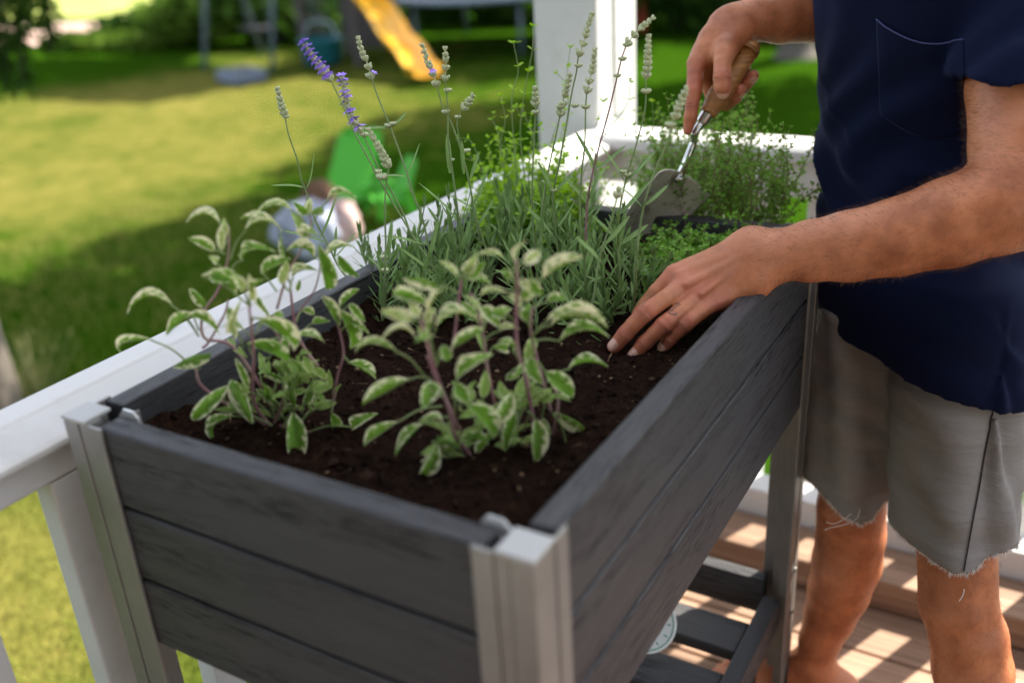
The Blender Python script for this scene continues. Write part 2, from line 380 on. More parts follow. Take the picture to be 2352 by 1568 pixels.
# crumbs, fibres and bits of bark lying on it
b = MB()
nC = 9000
cx_ = NR.uniform(PX0 + BT + .004, PX1 - BT - .004, nC); cy_ = NR.uniform(PY0 + BT + .004, PY1 - BT - .004, nC) 
cz_ = soil_h(cx_, cy_)
oct_ = np.array([[1, 0, 0], [0, 1, 0], [-1, 0, 0], [0, -1, 0], [0, 0, 1], [0, 0, -1]], float)
OF = [(0, 1, 4), (1, 2, 4), (2, 3, 4), (3, 0, 4), (1, 0, 5), (2, 1, 5), (3, 2, 5), (0, 3, 5)]
for i in range(nC):
    s_ = min(.0085, .0012 * math.exp(NR.normal(.25, .55)))
    el = np.array([1, NR.uniform(.5, 1), NR.uniform(.4, .9)])
    if NR.rand() < .10: el = np.array([4.5, .35, .35])
    q = Matrix.Rotation(NR.uniform(0, 6.28), 3, 'Z') @ Matrix.Rotation(NR.uniform(-.7, .7), 3, 'X')
    Vv = (oct_ * (1 + NR.uniform(-.3, .3, (6, 1))) * el * s_) @ np.array(q).T + (cx_[i], cy_[i], cz_[i] + s_ * .3)
    tnt = min(1, abs(NR.normal(.25, .28))) if NR.rand() > .035 else 1
    b.add(Vv, OF, tint=tnt)
o = b.build('soil_crumbs', M['crumb'], smooth=False); stuff(o); tag(o, 'loose soil crumbs, fibres and bark bits scattered over the potting soil', 'soil')

b = MB()
for i in range(64):
    if i % 3: px_, py_ = NR.uniform(.444, .469), NR.uniform(.05, .78)
    else: px_, py_ = NR.uniform(0, .42), NR.uniform(.002, .025)
    s_ = NR.uniform(.0003, .0010); b.add(oct_ * s_ * NR.uniform(.6, 1.3, 3) + (px_, py_, RIM + s_ * .4), OF, tint=NR.uniform(0, .7))
o = b.build('spilled_soil', M['crumb'], smooth=False); stuff(o); tag(o, 'tiny soil grains spilled along the top edge of the planter boards', 'soil')
# white dish with a green rim leaning on the shelf
m = Mat('dish_glaze', rough=.12)
tc = m.n('TexCoord'); sp = m.n('SeparateXYZ'); m.l(tc.outputs['Object'], sp.inputs[0])
rr = m.math('SQRT', m.math('ADD', m.math('POWER', sp.outputs[0], 2), m.math('POWER', sp.outputs[1], 2)))
ring = m.math('MULTIPLY', m.math('GREATER_THAN', rr, .0455), m.math('LESS_THAN', rr, .0475))
ring2 = m.math('MULTIPLY', m.math('GREATER_THAN', rr, .0265), m.math('LESS_THAN', rr, .0275))
an = m.math('ARCTAN2', sp.outputs[1], sp.outputs[0])
spoke = m.math('GREATER_THAN', m.math('COSINE', m.math('MULTIPLY', an, 12)), .93)
band = m.math('MULTIPLY', m.math('GREATER_THAN', rr, .035), m.math('LESS_THAN', rr, .042))
fl = m.math('MULTIPLY', spoke, band)
mk = m.math('MAXIMUM', m.math('MAXIMUM', ring, ring2), fl)
m.color(m.mix(mk, (.84, .86, .82), (.10, .33, .22))); M['dish'] = m.m
pc = at(1381 + .262 * 400, 1157 + .262 * 1045, 1.475)
prof = [(.0001, -.004), (.034, -.004), (.052, .002), (.0525, .0035), (.0505, .0045), (.047, .003), (.033, .000), (.0001, .000)]
b = MB(); b.lathe(prof, 48)
dish = b.build('small_dish', M['dish']); dish.location = pc + (CAM - pc) / np.linalg.norm(CAM - pc) * 0
dish.scale = (.86, .86, .86); dv = Vector(CAM - pc).normalized(); dv = (dv + Vector((0, -.1, .35))).normalized()
dish.rotation_euler = dv.to_track_quat('Z', 'Y').to_euler()
tag(dish, 'round white dish with green rim pattern, half hidden under the planter on its shelf', 'dish')
print('dish at', pc)

# ================================================================== plants
def leafmesh(name, mat, arch, nl=9, nw=4, shape=(.06, .42, 1.0), fold=.12, serr=.03, seed=0, curl=0., wav=.02, tip=.9):
    """leaf blade: x 0..1, half width .5, arched and folded along the midrib"""
    rr = np.random.RandomState(seed); V = []; E = []; U = []
    for i in range(nl + 1):
        u = i / nl
        hw = (math.sin(math.pi * min(1, u ** .82 * .97 + .02)) ** .74) * .5 * (1 if u < .5 else 1 - .15 * (u - .5)) if i not in (0, nl) else .03
        for j in range(-nw, nw + 1):
            v = j / nw
            e = (1 + serr * rr.uniform(-1, 1)) if abs(j) == nw else 1
            y = v * hw * e
            z = arch * (4 * u * (1 - u)) * .5 + abs(v) ** 1.5 * hw * fold * 2 - curl * u * u + wav * math.sin(u * 9 + seed + v * 2) * abs(v)
            V.append((u, y, z)); E.append(abs(v)); U.append(u)
    k = 2 * nw + 1
    F = [(i * k + j, (i + 1) * k + j, (i + 1) * k + j + 1, i * k + j + 1) for i in range(nl) for j in range(2 * nw)]
    b = MB(); b.add(V, F); b.at = {'edge': [(0, np.array(E))], 'along': [(0, np.array(U))]}
    return b.mesh(name, mat)

def m_leaf(name, core, var=None, back=None, th=(.62, .74), rough=.6, pebble=150, pst=.5, trans=.25, vein=True):
    m = Mat(name, core, rough, 0, .14)
    c = m.coord()
    hs = m.n('HueSaturation'); mo = m.n('Mix', _data_type='RGBA'); 
    dark = tuple(x * .72 for x in core); lite = tuple(min(1, x * 1.25) for x in core)
    cc = m.mix(m.ramp(m.noise(m.coord((1, 1, 1)), 3, 3), [(.35, 0.), (.65, 1.)]), dark, lite)
    cc = m.mix(m.math('MULTIPLY', m.rnd(), .55), cc, tuple(np.array(core) * (1.18, 1.06, .85)))
    if vein:
        rib = m.math('LESS_THAN', m.attr('edge'), .07); cc = m.mix(m.math('MULTIPLY', rib, .12), cc, tuple(min(1, x * 1.7) for x in core))
    if var is not None:
        nz = m.noise(m.coord((5, 7, 5)), 1.1, 3, .7)
        e = m.math('ADD', m.attr('edge'), m.math('MULTIPLY', m.math('SUBTRACT', nz, .5), 2.6))
        e = m.math('ADD', e, m.math('MULTIPLY', m.math('SUBTRACT', m.rnd(), .45), .28))
        cc = m.mix(m.ramp(e, [(th[0], 0.), (th[1], 1.)]), cc, var)
    m.color(cc); hs = None
    if pebble: m.bump(m.n('TexVoronoi', _feature='SMOOTH_F1', Scale=14.0).outputs[0] if False else m.noise(m.coord(kind='Generated'), pebble * .35, 3, .7), pst, .0015)
    # thin leaf: some light comes through
    tr = m.n('BsdfTranslucent'); ms = m.n('MixShader'); ms.inputs[0].default_value = trans
    hs = m.n('HueSaturation'); hs.inputs['Value'].default_value = 1.5; hs.inputs['Saturation'].default_value = 1.15; m.l(cc, hs.inputs['Color']); m.l(hs.outputs[0], tr.inputs[0])
    out = m.t.nodes['Material Output']; m.l(m.p.outputs[0], ms.inputs[1]); m.l(tr.outputs[0], ms.inputs[2]); m.l(ms.outputs[0], out.inputs[0])
    return m.m
CREAM = (.84, .80, .56)
M['sage'] = m_leaf('variegated_sage_leaf', (.170, .310, .060), CREAM, th=(.72, .77))
M['sage_young'] = m_leaf('young_sage_leaf', (.25, .37, .11), (.60, .62, .34), th=(.86, .96))
M['sage_pale'] = m_leaf('pale_sage_leaf', (.34, .44, .15), CREAM, th=(.58, .66))
M['lav'] = m_leaf('lavender_leaf', (.205, .320, .125), None, pebble=0, rough=.65, trans=.15)
M['orig'] = m_leaf('marjoram_leaf', (.28, .46, .055), None, pebble=60, pst=.2, trans=.35)
M['thy'] = m_leaf('thyme_leaf', (.21, .38, .08), None, pebble=0, trans=.25)
def m_stem(name, a, b_, sc=25):
    m = Mat(name, a, .6); m.color(m.mix(m.ramp(m.noise(m.coord(), sc, 2), [(.4, 0.), (.6, 1.)]), a, b_)); return m.m
M['st_purple'] = m_stem('purple_sage_stem', (.30, .13, .17), (.34, .22, .20))
M['st_green'] = m_stem('green_stem', (.17, .24, .075), (.24, .30, .12))
M['st_lav'] = m_stem('lavender_stem', (.16, .23, .08), (.22, .29, .12))
M['st_wood'] = m_stem('thyme_stem', (.22, .20, .08), (.22, .13, .06), 40)
M['calyx'] = m_stem('lavender_calyx', (.40, .45, .24), (.54, .56, .36), 300)
M['petal'] = m_stem('lavender_petal', (.33, .17, .78), (.46, .30, .88), 300)

def rotframe(X, N):
    X = Vector(X).normalized(); N = Vector(N); N = (N - X * N.dot(X)).normalized(); Y = N.cross(X)
    return Matrix((X, Y, N)).transposed()
COUNT = {}; BAKE = {}
def put_leaf(me, B, T, wid, parent, n=None, roll=0, name='leaf', zs=1.0):
    B = Vector(B); T = Vector(T); X = T - B; L = X.length
    if n is None:
        n = Vector((0, 0, 1)) * .75 + Vector(CAM - np.array(B)).normalized() * .6
    Fm = rotframe(X, n) @ Matrix.Rotation(roll, 3, 'X')
    MX = (Matrix.Translation(-parent.location) if parent.type == 'EMPTY' else Matrix.Identity(4)) @ Matrix.Translation(B) @ Fm.to_4x4() @ Matrix.Diagonal((L, wid, L * zs, 1))
    COUNT[parent.name] = COUNT.get(parent.name, 0) + 1
    if COUNT[parent.name] > 292: BAKE.setdefault(parent.name, []).append((me, MX)); return None
    o = bpy.data.objects.new(name, me); COL.objects.link(o); o.parent = parent
    o.matrix_basis = (Matrix.Translation(-parent.location) if parent.type == 'EMPTY' else Matrix.Identity(4)) @ Matrix.Translation(B) @ Fm.to_4x4() @ Matrix.Diagonal((L, wid, L * zs, 1))
    return o
def bake_rest(t):
    L = BAKE.get(t.name)
    if not L: return
    b = MB()
    for me, MX in L:
        n = len(me.vertices); A = np.empty(n * 3, np.float32); me.vertices.foreach_get('co', A); A = A.reshape(-1, 3) @ np.array(MX)[:3, :3].T + np.array(MX)[:3, 3]
        E = np.empty(n, np.float32); me.attributes['edge'].data.foreach_get('value', E); b.add(A, [tuple(p.vertices) for p in me.polygons], edge=E)
    stuff(b.build('foliage', L[0][0].materials[0], t))
def shift(b, loc):
    for i in range(len(b.v)): b.v[i] = b.v[i] - np.array(loc)
    return b

# ---- variegated sage plants (traced: stem polyline / petiole start / blade base / blade tip, in metres through vp)
SG = [leafmesh('sage_leaf', M['sage'], a, seed=i, fold=f, curl=c) for i, (a, f, c) in enumerate([(.10, .25, 0), (.30, .2, .05), (.55, .2, .12), (.25, -.25, .1), (.45, .35, 0), (.15, .3, -.1)])]
SY = [leafmesh('young_leaf', M['sage_young'], a, seed=i + 10, nl=6, nw=3) for i, a in enumerate([.1, .3, .5])]
SP = [leafmesh('pale_leaf', M['sage_pale'], a, seed=i + 20) for i, a in enumerate([.15, .4, .6])]
def sage(label, cv, base, stems, leaves, young, group, seed):
    rr = random.Random(seed)
    b0 = atz(*cv(*base), SOILZ)
    t = thing('sage_plant', label, 'sage', tuple(b0), group)
    def P(x, y, off): return vp(*cv(x, y), b0, off)
    curves = []
    for st in stems:
        pts = [P(*p) for p in st['p']]
        if st.get('root'): pts[0][2] = SOILZ - .004
        c = spline(pts, 6); curves.append(c) if len(pts) > 4 else None; b = MB(); r0, r1 = st.get('r', (.0026, .0014))
        b.tube(c, np.linspace(r0, r1, len(c)) * .85, 7); shift(b, b0); b.build('stem', M['st_purple' if st.get('c', 1) else 'st_green'], t)
    for L in leaves:
        (sx, sy, bx, by, tx, ty, wpx, off), opt = L[:8], (L[8] if len(L) > 8 else '')
        so, to = off + rr.uniform(-.006, .006), off + rr.uniform(-.016, .016)
        B = P(bx, by, so); T = P(tx, ty, to)
        dpt = float((RM.T @ (B - CAM))[2] * -1)
        wid = .90 * wpx * cv(1, 0, True) * dpt / FV
        n = None
        if 'f' in opt: n = Vector(CAM - B).normalized() + Vector((0, 0, .25))
        if 'h' in opt: n = Vector((0, 0, 1)) + Vector(CAM - B).normalized() * .35
        me = rr.choice(SP if 'p' in opt else SG)
        if 'a' in opt: me = (SP[2] if 'p' in opt else SG[2])
        if 's' in opt: me = SG[0]
        put_leaf(me, B, T, wid, t, n, rr.uniform(-.45, .45))
        if sx is not None:
            A = P(sx, sy, off * .6); mid = (A + B) / 2 + np.array([0, 0, .10]) * np.linalg.norm(A - B)
            b = MB(); c = spline([A, mid, B + (T_ := (T - B)) * .04], 5); b.tube(c, np.linspace(.0011, .0009, len(c)), 5); shift(b, b0)
            b.build('petiole', M['st_green'], t)
    for c in curves:                                     # smaller paired leaves filling the stems
        for k in range(2, len(c) - 2, 3):
            if rr.random() < .78: continue
            az_ = rr.uniform(0, 6.28)
            for q in range(2):
                X = np.array([math.cos(az_ + q * 3.14), math.sin(az_ + q * 3.14), rr.uniform(.1, .9)]); X /= np.linalg.norm(X); l_ = rr.uniform(.020, .036)
                B = c[k] + X * .006; put_leaf(rr.choice(SG + SY), B, B + X * l_, l_ * rr.uniform(.24, .34), t, None, rr.uniform(-.6, .6))
                b = MB(); b.tube([c[k], c[k] + X * .003, B + X * .001], .0008, 5); shift(b, b0); b.build('petiole', M['st_green'], t)
    for (cx, cy, sxr, syr, n_, ln, wd, off) in young:
        for k in range(n_):
            a = rr.uniform(0, 6.28); q = rr.random() ** .5
            x = cx + math.cos(a) * q * sxr; y = cy + math.sin(a) * q * syr
            o1 = off + rr.uniform(-.02, .02); B = P(x, y, o1)
            ang = rr.uniform(0, 6.28); el = rr.uniform(.0, 1.1); l_ = ln * rr.uniform(.6, 1.25)
            T = B + l_ * np.array([math.cos(ang) * math.cos(el), math.sin(ang) * math.cos(el), math.sin(el)])
            put_leaf(rr.choice(SY), B, T, wd * rr.uniform(.8, 1.2), t, None, rr.uniform(-.6, .6))
            if k % 3 == 0:
                A = np.array([b0[0] + rr.uniform(-.02, .02), b0[1] + rr.uniform(-.01, .03), SOILZ]) * .5 + B * .5; A[2] = max(SOILZ, B[2] - .03)
                b = MB(); c = spline([A, (A + B) / 2 + (0, 0, .004), B], 4); b.tube(c, .0009, 5); shift(b, b0); b.build('petiole', M['st_green'], t)
    return t
def cvA(x, y, sc=False): return .4477 if sc else (x * .4477 + 246.4, y * .4477 + 418.1)
def cvB(x, y, sc=False): return .3619 if sc else (x * .3619 + 784, y * .3619 + 552.5)
N_ = None
SAGE_G = 'variegated sage plants in the planter'
sage('left bushy sage with cream-edged leaves, growing beside the near left leg', cvA, (870, 1255),
 [dict(p=[(860, 1262, 0), (780, 1180, .005), (745, 1080, .012), (752, 900, .03), (740, 760, .04), (728, 640, .05)], root=1),
  dict(p=[(850, 1255, 0), (700, 1170, .0), (590, 1125, .0), (480, 1040, .0), (455, 960, 0)], root=1, r=(.0024, .0016)),
  dict(p=[(800, 1060, -.01), (640, 840, -.012), (500, 800, -.012), (490, 680, -.012), (560, 570, -.012), (600, 470, -.012), (622, 360, -.01), (622, 230, -.01)], r=(.0022, .0012)),
  dict(p=[(1080, 945, -.02), (1010, 850, -.022), (965, 740, -.025), (938, 540, -.03)], r=(.0024, .0016)),
  dict(p=[(870, 650, -.02), (930, 460, -.03), (1030, 290, -.04), (1045, 220, -.04), (1030, 130, -.04)], r=(.0016, .0009)),
  dict(p=[(1150, 1180, -.01), (1180, 1000, -.01), (1212, 880, -.01), (1185, 740, -.012), (1150, 640, -.012)], r=(.0019, .0012)),
  dict(p=[(1040, 1285, .01), (950, 1262, .008), (860, 1250, 0)], r=(.0016, .0022)),
  dict(p=[(490, 850, 0), (520, 820, 0), (600, 680, 0), (620, 600, 0)], r=(.0018, .001)),
  dict(p=[(1085, 370, -.03), (1090, 450, -.03), (1060, 560, -.03), (1000, 640, -.03), (960, 720, -.02)], r=(.0009, .0012)),
  dict(p=[(850, 1250, .0), (900, 1130, .0), (930, 1000, -.005), (900, 850, -.01), (800, 640, -.01)], r=(.002, .0012))],
 [(600, 240, 578, 208, 405, 190, 62, -.01, 'a'), (602, 370, 552, 352, 415, 288, 62, -.01), (615, 300, 588, 352, 606, 190, 52, 0, 'fp'), (622, 270, 612, 268, 596, 183, 36, -.005, 'p'),
  (630, 400, 705, 246, 897, 232, 62, -.01, 'a'), (N_, 0, 828, 202, 684, 190, 34, -.02, 'h'), (935, 520, 915, 390, 888, 245, 20, -.03, 's'), (640, 440, 690, 402, 852, 345, 66, 0, 'a'),
  (600, 470, 530, 470, 660, 510, 78, .02, 'f'), (1040, 250, 945, 142, 760, 155, 40, -.04, 'a'), (1032, 170, 1030, 162, 953, 98, 52, -.04, 'f'), (1032, 170, 1032, 165, 1045, 84, 44, -.035, 'fp'), (1042, 170, 1045, 160, 1110, 138, 52, -.045, 'f'),
  (1042, 250, 1130, 84, 1277, 72, 40, -.045, 'a'), (870, 560, 792, 472, 945, 395, 76, .0, 'h'), (930, 560, 890, 520, 925, 400, 66, -.01, 'fp'), (938, 560, 950, 490, 1082, 455, 44, -.02), (1085, 380, 1082, 318, 1120, 545, 86, -.03, 'f'),
  (N_, 0, 1182, 372, 1297, 484, 62, -.04, 'f'), (500, 690, 512, 640, 432, 548, 62, -.02, 'f'), (450, 760, 332, 626, 95, 652, 52, .005, 'a'), (470, 760, 432, 668, 305, 785, 72, .01), (470, 790, 398, 690, 580, 772, 66, .012, 'a'),
  (455, 965, 228, 806, 50, 866, 44, .0, 'a'), (470, 960, 532, 880, 333, 938, 78, .015, 'h'), (600, 1130, 622, 1042, 426, 1225, 86, .02, 'f'), (700, 1160, 632, 1012, 752, 1240, 98, .015, 'f'), (850, 1248, 652, 1196, 548, 1338, 66, .015, 'a'),
  (900, 1262, 952, 1180, 962, 1475, 116, .03, 'fs'), (1030, 1282, 1256, 1260, 1378, 1186, 72, .015, 'f'), (1150, 1120, 1150, 1180, 1168, 1322, 72, .01, 'fs'), (1150, 650, 1100, 585, 1190, 740, 66, -.012), (1180, 700, 1192, 640, 1296, 556, 50, -.015),
  (1190, 700, 1242, 622, 1322, 718, 50, -.015, 'f'), (1185, 740, 1188, 652, 1245, 856, 92, -.01, 'f'), (1200, 760, 1238, 728, 1342, 772, 44, -.01), (1000, 780, 1052, 722, 1142, 714, 46, -.02, 'f'), (970, 720, 1000, 655, 1062, 682, 50, -.025, 'f'),
  (1212, 890, 1236, 925, 1376, 1012, 60, -.005, 'h'), (740, 720, 765, 695, 955, 865, 96, .05, 'f'), (750, 860, 958, 795, 1117, 818, 52, .02, 'h'), (750, 900, 712, 825, 925, 935, 84, .02, 'f'), (700, 850, 622, 640, 652, 806, 66, .02, 'f'),
  (N_, 0, 688, 600, 655, 765, 44, .045, 'fp'), (N_, 0, 848, 682, 908, 690, 44, 0), (830, 700, 776, 590, 832, 690, 44, .0, 'f'), (735, 640, 726, 470, 742, 605, 50, .045, 'fp'), (735, 640, 480, 480, 650, 590, 56, .02), (740, 1040, 655, 900, 722, 1058, 44, .02, 'f'),
  (900, 1000, 940, 900, 992, 1015, 76, 0, 'f'), (900, 1000, 845, 935, 892, 992, 44, 0), (730, 640, 700, 560, 640, 470, 60, .04, 'p'), (730, 640, 740, 560, 800, 500, 50, .04, 'f'), (620, 500, 560, 410, 520, 380, 50, .0, 'fp'),
  (N_, 0, 975, 560, 990, 500, 28, -.03, 's'), (900, 1262, 1020, 1130, 1060, 1000, 56, 0, 'f'), (860, 1200, 820, 1100, 800, 1010, 50, 0, 'f'), (930, 1150, 960, 1150, 930, 1010, 60, .005, 'f')],
 [(985, 1080, 190, 110, 38, .022, .0085, 0), (900, 960, 120, 90, 14, .02, .008, -.01), (690, 1120, 90, 60, 10, .02, .008, 0)], SAGE_G, 3)
sage('right bushy sage with cream-edged leaves and purple stems, in the middle foreground', cvB, (1010, 1300),
 [dict(p=[(845, 1425, .02), (800, 1340, .02), (720, 1230, .03), (690, 1080, .035), (620, 900, .04), (560, 700, .05), (505, 500, .055)], root=1, r=(.003, .0016)),
  dict(p=[(760, 1230, .01), (690, 1060, .01), (600, 880, .02), (545, 730, .03)], r=(.002, .0014)),
  dict(p=[(1230, 1180, -.01), (1180, 920, 0), (1120, 700, .01), (1108, 500, .02), (1118, 300, .03), (1110, 120, .035)], root=1, r=(.0028, .0013)),
  dict(p=[(1330, 1090, -.02), (1290, 930, -.02), (1235, 730, -.01), (1200, 560, 0), (1215, 420, 0)], r=(.0024, .0014)),
  dict(p=[(1000, 980, -.03), (930, 830, -.03), (900, 610, -.03), (850, 400, -.02), (820, 330, -.02)], root=1, r=(.0022, .0013)),
  dict(p=[(700, 700, -.04), (720, 600, -.04), (742, 400, -.03), (765, 230, -.03)], root=0, r=(.0022, .0015)),
  dict(p=[(1345, 1180, -.02), (1372, 1060, -.02), (1370, 980, -.02), (1310, 860, -.02)], root=1, r=(.002, .0014)),
  dict(p=[(1345, 1100, .0), (1400, 1180, .0), (1425, 1290, .0), (1430, 1360, .0)], c=0, r=(.0012, .001)),
  dict(p=[(790, 1520, .03), (800, 1470, .03), (860, 1400, .02)], c=0, r=(.002, .002))],
 [(765, 230, 780, 195, 862, 78, 96, -.02, 'fp'), (765, 240, 800, 225, 915, 140, 104, -.02, 'f'), (N_, 0, 860, 88, 1022, 112, 44, -.02, 'ap'), (765, 240, 738, 222, 618, 128, 56, -.02, 'p'), (765, 250, 800, 245, 942, 290, 54, -.02), (740, 330, 620, 292, 400, 222, 76, 0, 'h'),
  (520, 520, 560, 402, 328, 335, 96, .03, 'f'), (520, 500, 562, 455, 645, 308, 56, .05, 'p'), (510, 540, 450, 500, 250, 440, 104, .05, 'fp'), (510, 540, 425, 520, 258, 478, 74, .055, 'p'), (540, 640, 472, 615, 245, 640, 54, .03, 'ap'), (530, 860, 352, 700, 78, 690, 54, .03, 'a'),
  (560, 720, 590, 560, 872, 490, 96, .04, 'h'), (600, 800, 700, 682, 905, 578, 84, .04), (600, 800, 640, 660, 680, 765, 84, .05, 'f'), (570, 880, 432, 878, 148, 1045, 96, .03), (620, 950, 590, 895, 510, 1065, 128, .045, 'f'), (640, 990, 570, 905, 650, 985, 84, .05, 'f'),
  (640, 1050, 362, 1148, 150, 1302, 78, .02, 'f'), (700, 1120, 520, 1160, 345, 1365, 60, .02), (700, 1180, 640, 1170, 498, 1138, 74, .03, 'h'), (760, 1300, 700, 1280, 565, 1262, 74, .03, 'h'), (720, 1270, 612, 1290, 492, 1502, 112, .03, 'f'), (850, 1400, 670, 1372, 558, 1468, 74, .02),
  (760, 1260, 742, 1262, 942, 1290, 76, .04, 'h'), (720, 1100, 730, 872, 955, 715, 104, .05, 'f'), (760, 1060, 722, 900, 800, 1015, 104, .05, 'f'), (860, 1120, 800, 1032, 975, 1250, 156, .04, 'f'), (1000, 1200, 1085, 968, 975, 1185, 112, .02, 'f'), (1060, 1250, 1112, 1080, 1040, 1335, 84, .01, 'fs'),
  (1180, 1080, 1232, 1130, 1230, 1412, 134, .01, 'fs'), (1290, 1050, 1272, 1130, 1332, 1225, 74, -.01, 'f'), (1345, 1100, 1388, 1098, 1602, 1245, 84, -.01, 'f'), (N_, 0, 1425, 1345, 1452, 1412, 52, .0, 'f'), (1215, 760, 1200, 735, 1270, 912, 104, .01, 'f'), (1240, 760, 1290, 832, 1455, 995, 134, .0, 'f'),
  (1300, 900, 1442, 812, 1692, 790, 84, -.01, 'h'), (1210, 620, 1300, 512, 1562, 482, 70, .01, 'h'), (1215, 640, 1380, 640, 1702, 592, 80, .0, 'a'), (1215, 600, 1330, 530, 1690, 560, 60, .0), (1118, 320, 1282, 238, 1552, 130, 74, .02, 'h'), (1215, 430, 1300, 392, 1425, 380, 76, 0), (1118, 330, 1172, 250, 1275, 345, 96, .03, 'f'),
  (1112, 170, 1162, 150, 1262, 68, 96, .03, 'fp'), (1110, 140, 1112, 140, 1180, 0, 46, .035, 'p'), (1118, 270, 1062, 250, 1028, 178, 64, .03, 'f'), (1112, 330, 1050, 330, 878, 362, 54, .03, 'ap'), (860, 440, 880, 442, 778, 350, 64, -.01, 'p'), (870, 460, 890, 420, 1012, 552, 96, -.01, 'f'), (900, 560, 930, 500, 1085, 430, 64, -.01), (900, 640, 1002, 572, 1132, 560, 54, 0, 'p'),
  (1118, 300, 1130, 250, 1205, 322, 60, .03, 'fp'), (930, 760, 960, 672, 1052, 682, 74, -.02, 'f'), (940, 850, 860, 930, 952, 920, 44, -.03), (1130, 800, 1042, 880, 1132, 862, 54, -.02, 'f'), (1118, 400, 1150, 380, 1200, 240, 90, .02, 'f'), (1110, 560, 1060, 470, 960, 450, 70, .02, 'f'), (1200, 560, 1180, 520, 1210, 400, 80, 0, 'f'),
  (600, 780, 560, 600, 480, 560, 80, .04, 'p'), (700, 1000, 760, 820, 900, 760, 80, .04, 'f'), (1108, 480, 1140, 420, 1060, 340, 70, .02, 'fp'), (500, 520, 500, 480, 430, 400, 80, .055, 'fp'), (510, 540, 540, 520, 600, 430, 70, .05, 'fp'), (1130, 760, 1090, 700, 1000, 640, 70, 0, 'h')],
 [(930, 1080, 180, 130, 20, .026, .011, 0), (1180, 1010, 150, 60, 18, .022, .009, -.02), (680, 1300, 100, 60, 12, .022, .009, .02), (1090, 1290, 60, 50, 8, .024, .010, 0)], SAGE_G, 5)

# ---- lavender
def lavmesh(seed, bend):
    V = []; E = []; nl = 6
    rr = random.Random(seed)
    for i in range(nl + 1):
        u = i / nl; hw = .5 * (math.sin(math.pi * (u * .93 + .05)) ** .45) if i < nl else .08
        z = bend * (u ** 2) + .02 * math.sin(u * 5 + seed)
        for v in (-1, 0, 1): V.append((u, v * hw, z + (.0 if v else -.012))); E.append(abs(v))
    F = [(i * 3 + j, (i + 1) * 3 + j, (i + 1) * 3 + j + 1, i * 3 + j + 1) for i in range(nl) for j in (0, 1)]
    b = MB(); b.add(V, F); b.at = {'edge': [(0, np.array(E) * .9 + .08)]}; return b.mesh('lavender_leaf', M['lav'])
LV = [lavmesh(i, b) for i, b in enumerate([-.22, -.10, .0, .10, .22, .34])]
def ell(b, c, ax, r, l, n=5):                          # small calyx: ellipsoid along ax
    ax = ax / (np.linalg.norm(ax) + 1e-9); a = np.array([0, 0, 1.]) if abs(ax[2]) < .9 else np.array([1., 0, 0])
    u = np.cross(ax, a); u /= np.linalg.norm(u); v = np.cross(ax, u)
    prof = [(0.0, .25), (.25, .8), (.6, 1.0), (.9, .75), (1.0, .2)]
    V = [c + ax * l * h + (u * math.cos(2 * math.pi * k / n) + v * math.sin(2 * math.pi * k / n)) * r * q for h, q in prof for k in range(n)]
    F = [(i * n + k, i * n + (k + 1) % n, (i + 1) * n + (k + 1) % n, (i + 1) * n + k) for i in range(4) for k in range(n)] + [tuple(4 * n + k for k in range(n))]
    b.add(V, F)
def spike(P, purple, rr, gaps, wid=.0036, cl=.0084):   # P: polyline from the spike's base to its tip
    c = spline(P, 10); L = np.r_[0, np.cumsum(np.linalg.norm(np.diff(c, axis=0), axis=1))]
    b = MB(); T = L[-1]; s_ = 0; k = 0
    b.tube(c, .0007, 5); 
    pos = []
    q = 0.0
    while q < T - .001:
        u = q / T; pos.append(q); q += .0062 if not gaps else (.0064 if u > .35 else .0105)
    for q in pos:
        u = q / T; i = min(len(c) - 2, int(np.searchsorted(L, q))); p = c[i]; t = c[i + 1] - c[max(0, i - 1)]; t = t / np.linalg.norm(t)
        a = np.array([0, 0, 1.]) if abs(t[2]) < .9 else np.array([1., 0, 0]); e1 = np.cross(t, a); e1 /= np.linalg.norm(e1); e2 = np.cross(t, e1)
        nn = 8 if u < .8 else 6; taper = 1.0 - .35 * u
        for j in range(nn):
            an = 2 * math.pi * (j + rr.random() * .5) / nn; rad = e1 * math.cos(an) + e2 * math.sin(an)
            ax = rad * (.62 - .30 * u) + t * (1.0 if j % 2 else .8)
            ell(b, p + rad * .0006 + t * rr.uniform(-.001, .0012), ax, (.0022 * taper * rr.uniform(.85, 1.15)), cl * taper * rr.uniform(.85, 1.1))
            if rr.random() < purple:
                b.cur = 1; tip = p + ax / np.linalg.norm(ax) * cl * 1.02
                axn = ax / np.linalg.norm(ax); f1 = np.cross(axn, t); f1 /= np.linalg.norm(f1) + 1e-9; f2 = np.cross(axn, f1)
                for m_ in range(5):
                    aa = 2 * math.pi * m_ / 5 + rr.random() * .4; d1 = f1 * math.cos(aa) + f2 * math.sin(aa); d2 = np.cross(axn, d1)
                    q0 = tip; q1 = tip + d1 * .0028 + d2 * .0020 + axn * .0009; q2 = tip + d1 * .0056 + axn * .0013; q3 = tip + d1 * .0028 - d2 * .0020 + axn * .0009
                    b.add([q0, q1, q2, q3], [(0, 1, 2, 3)])
                b.cur = 0
    return b
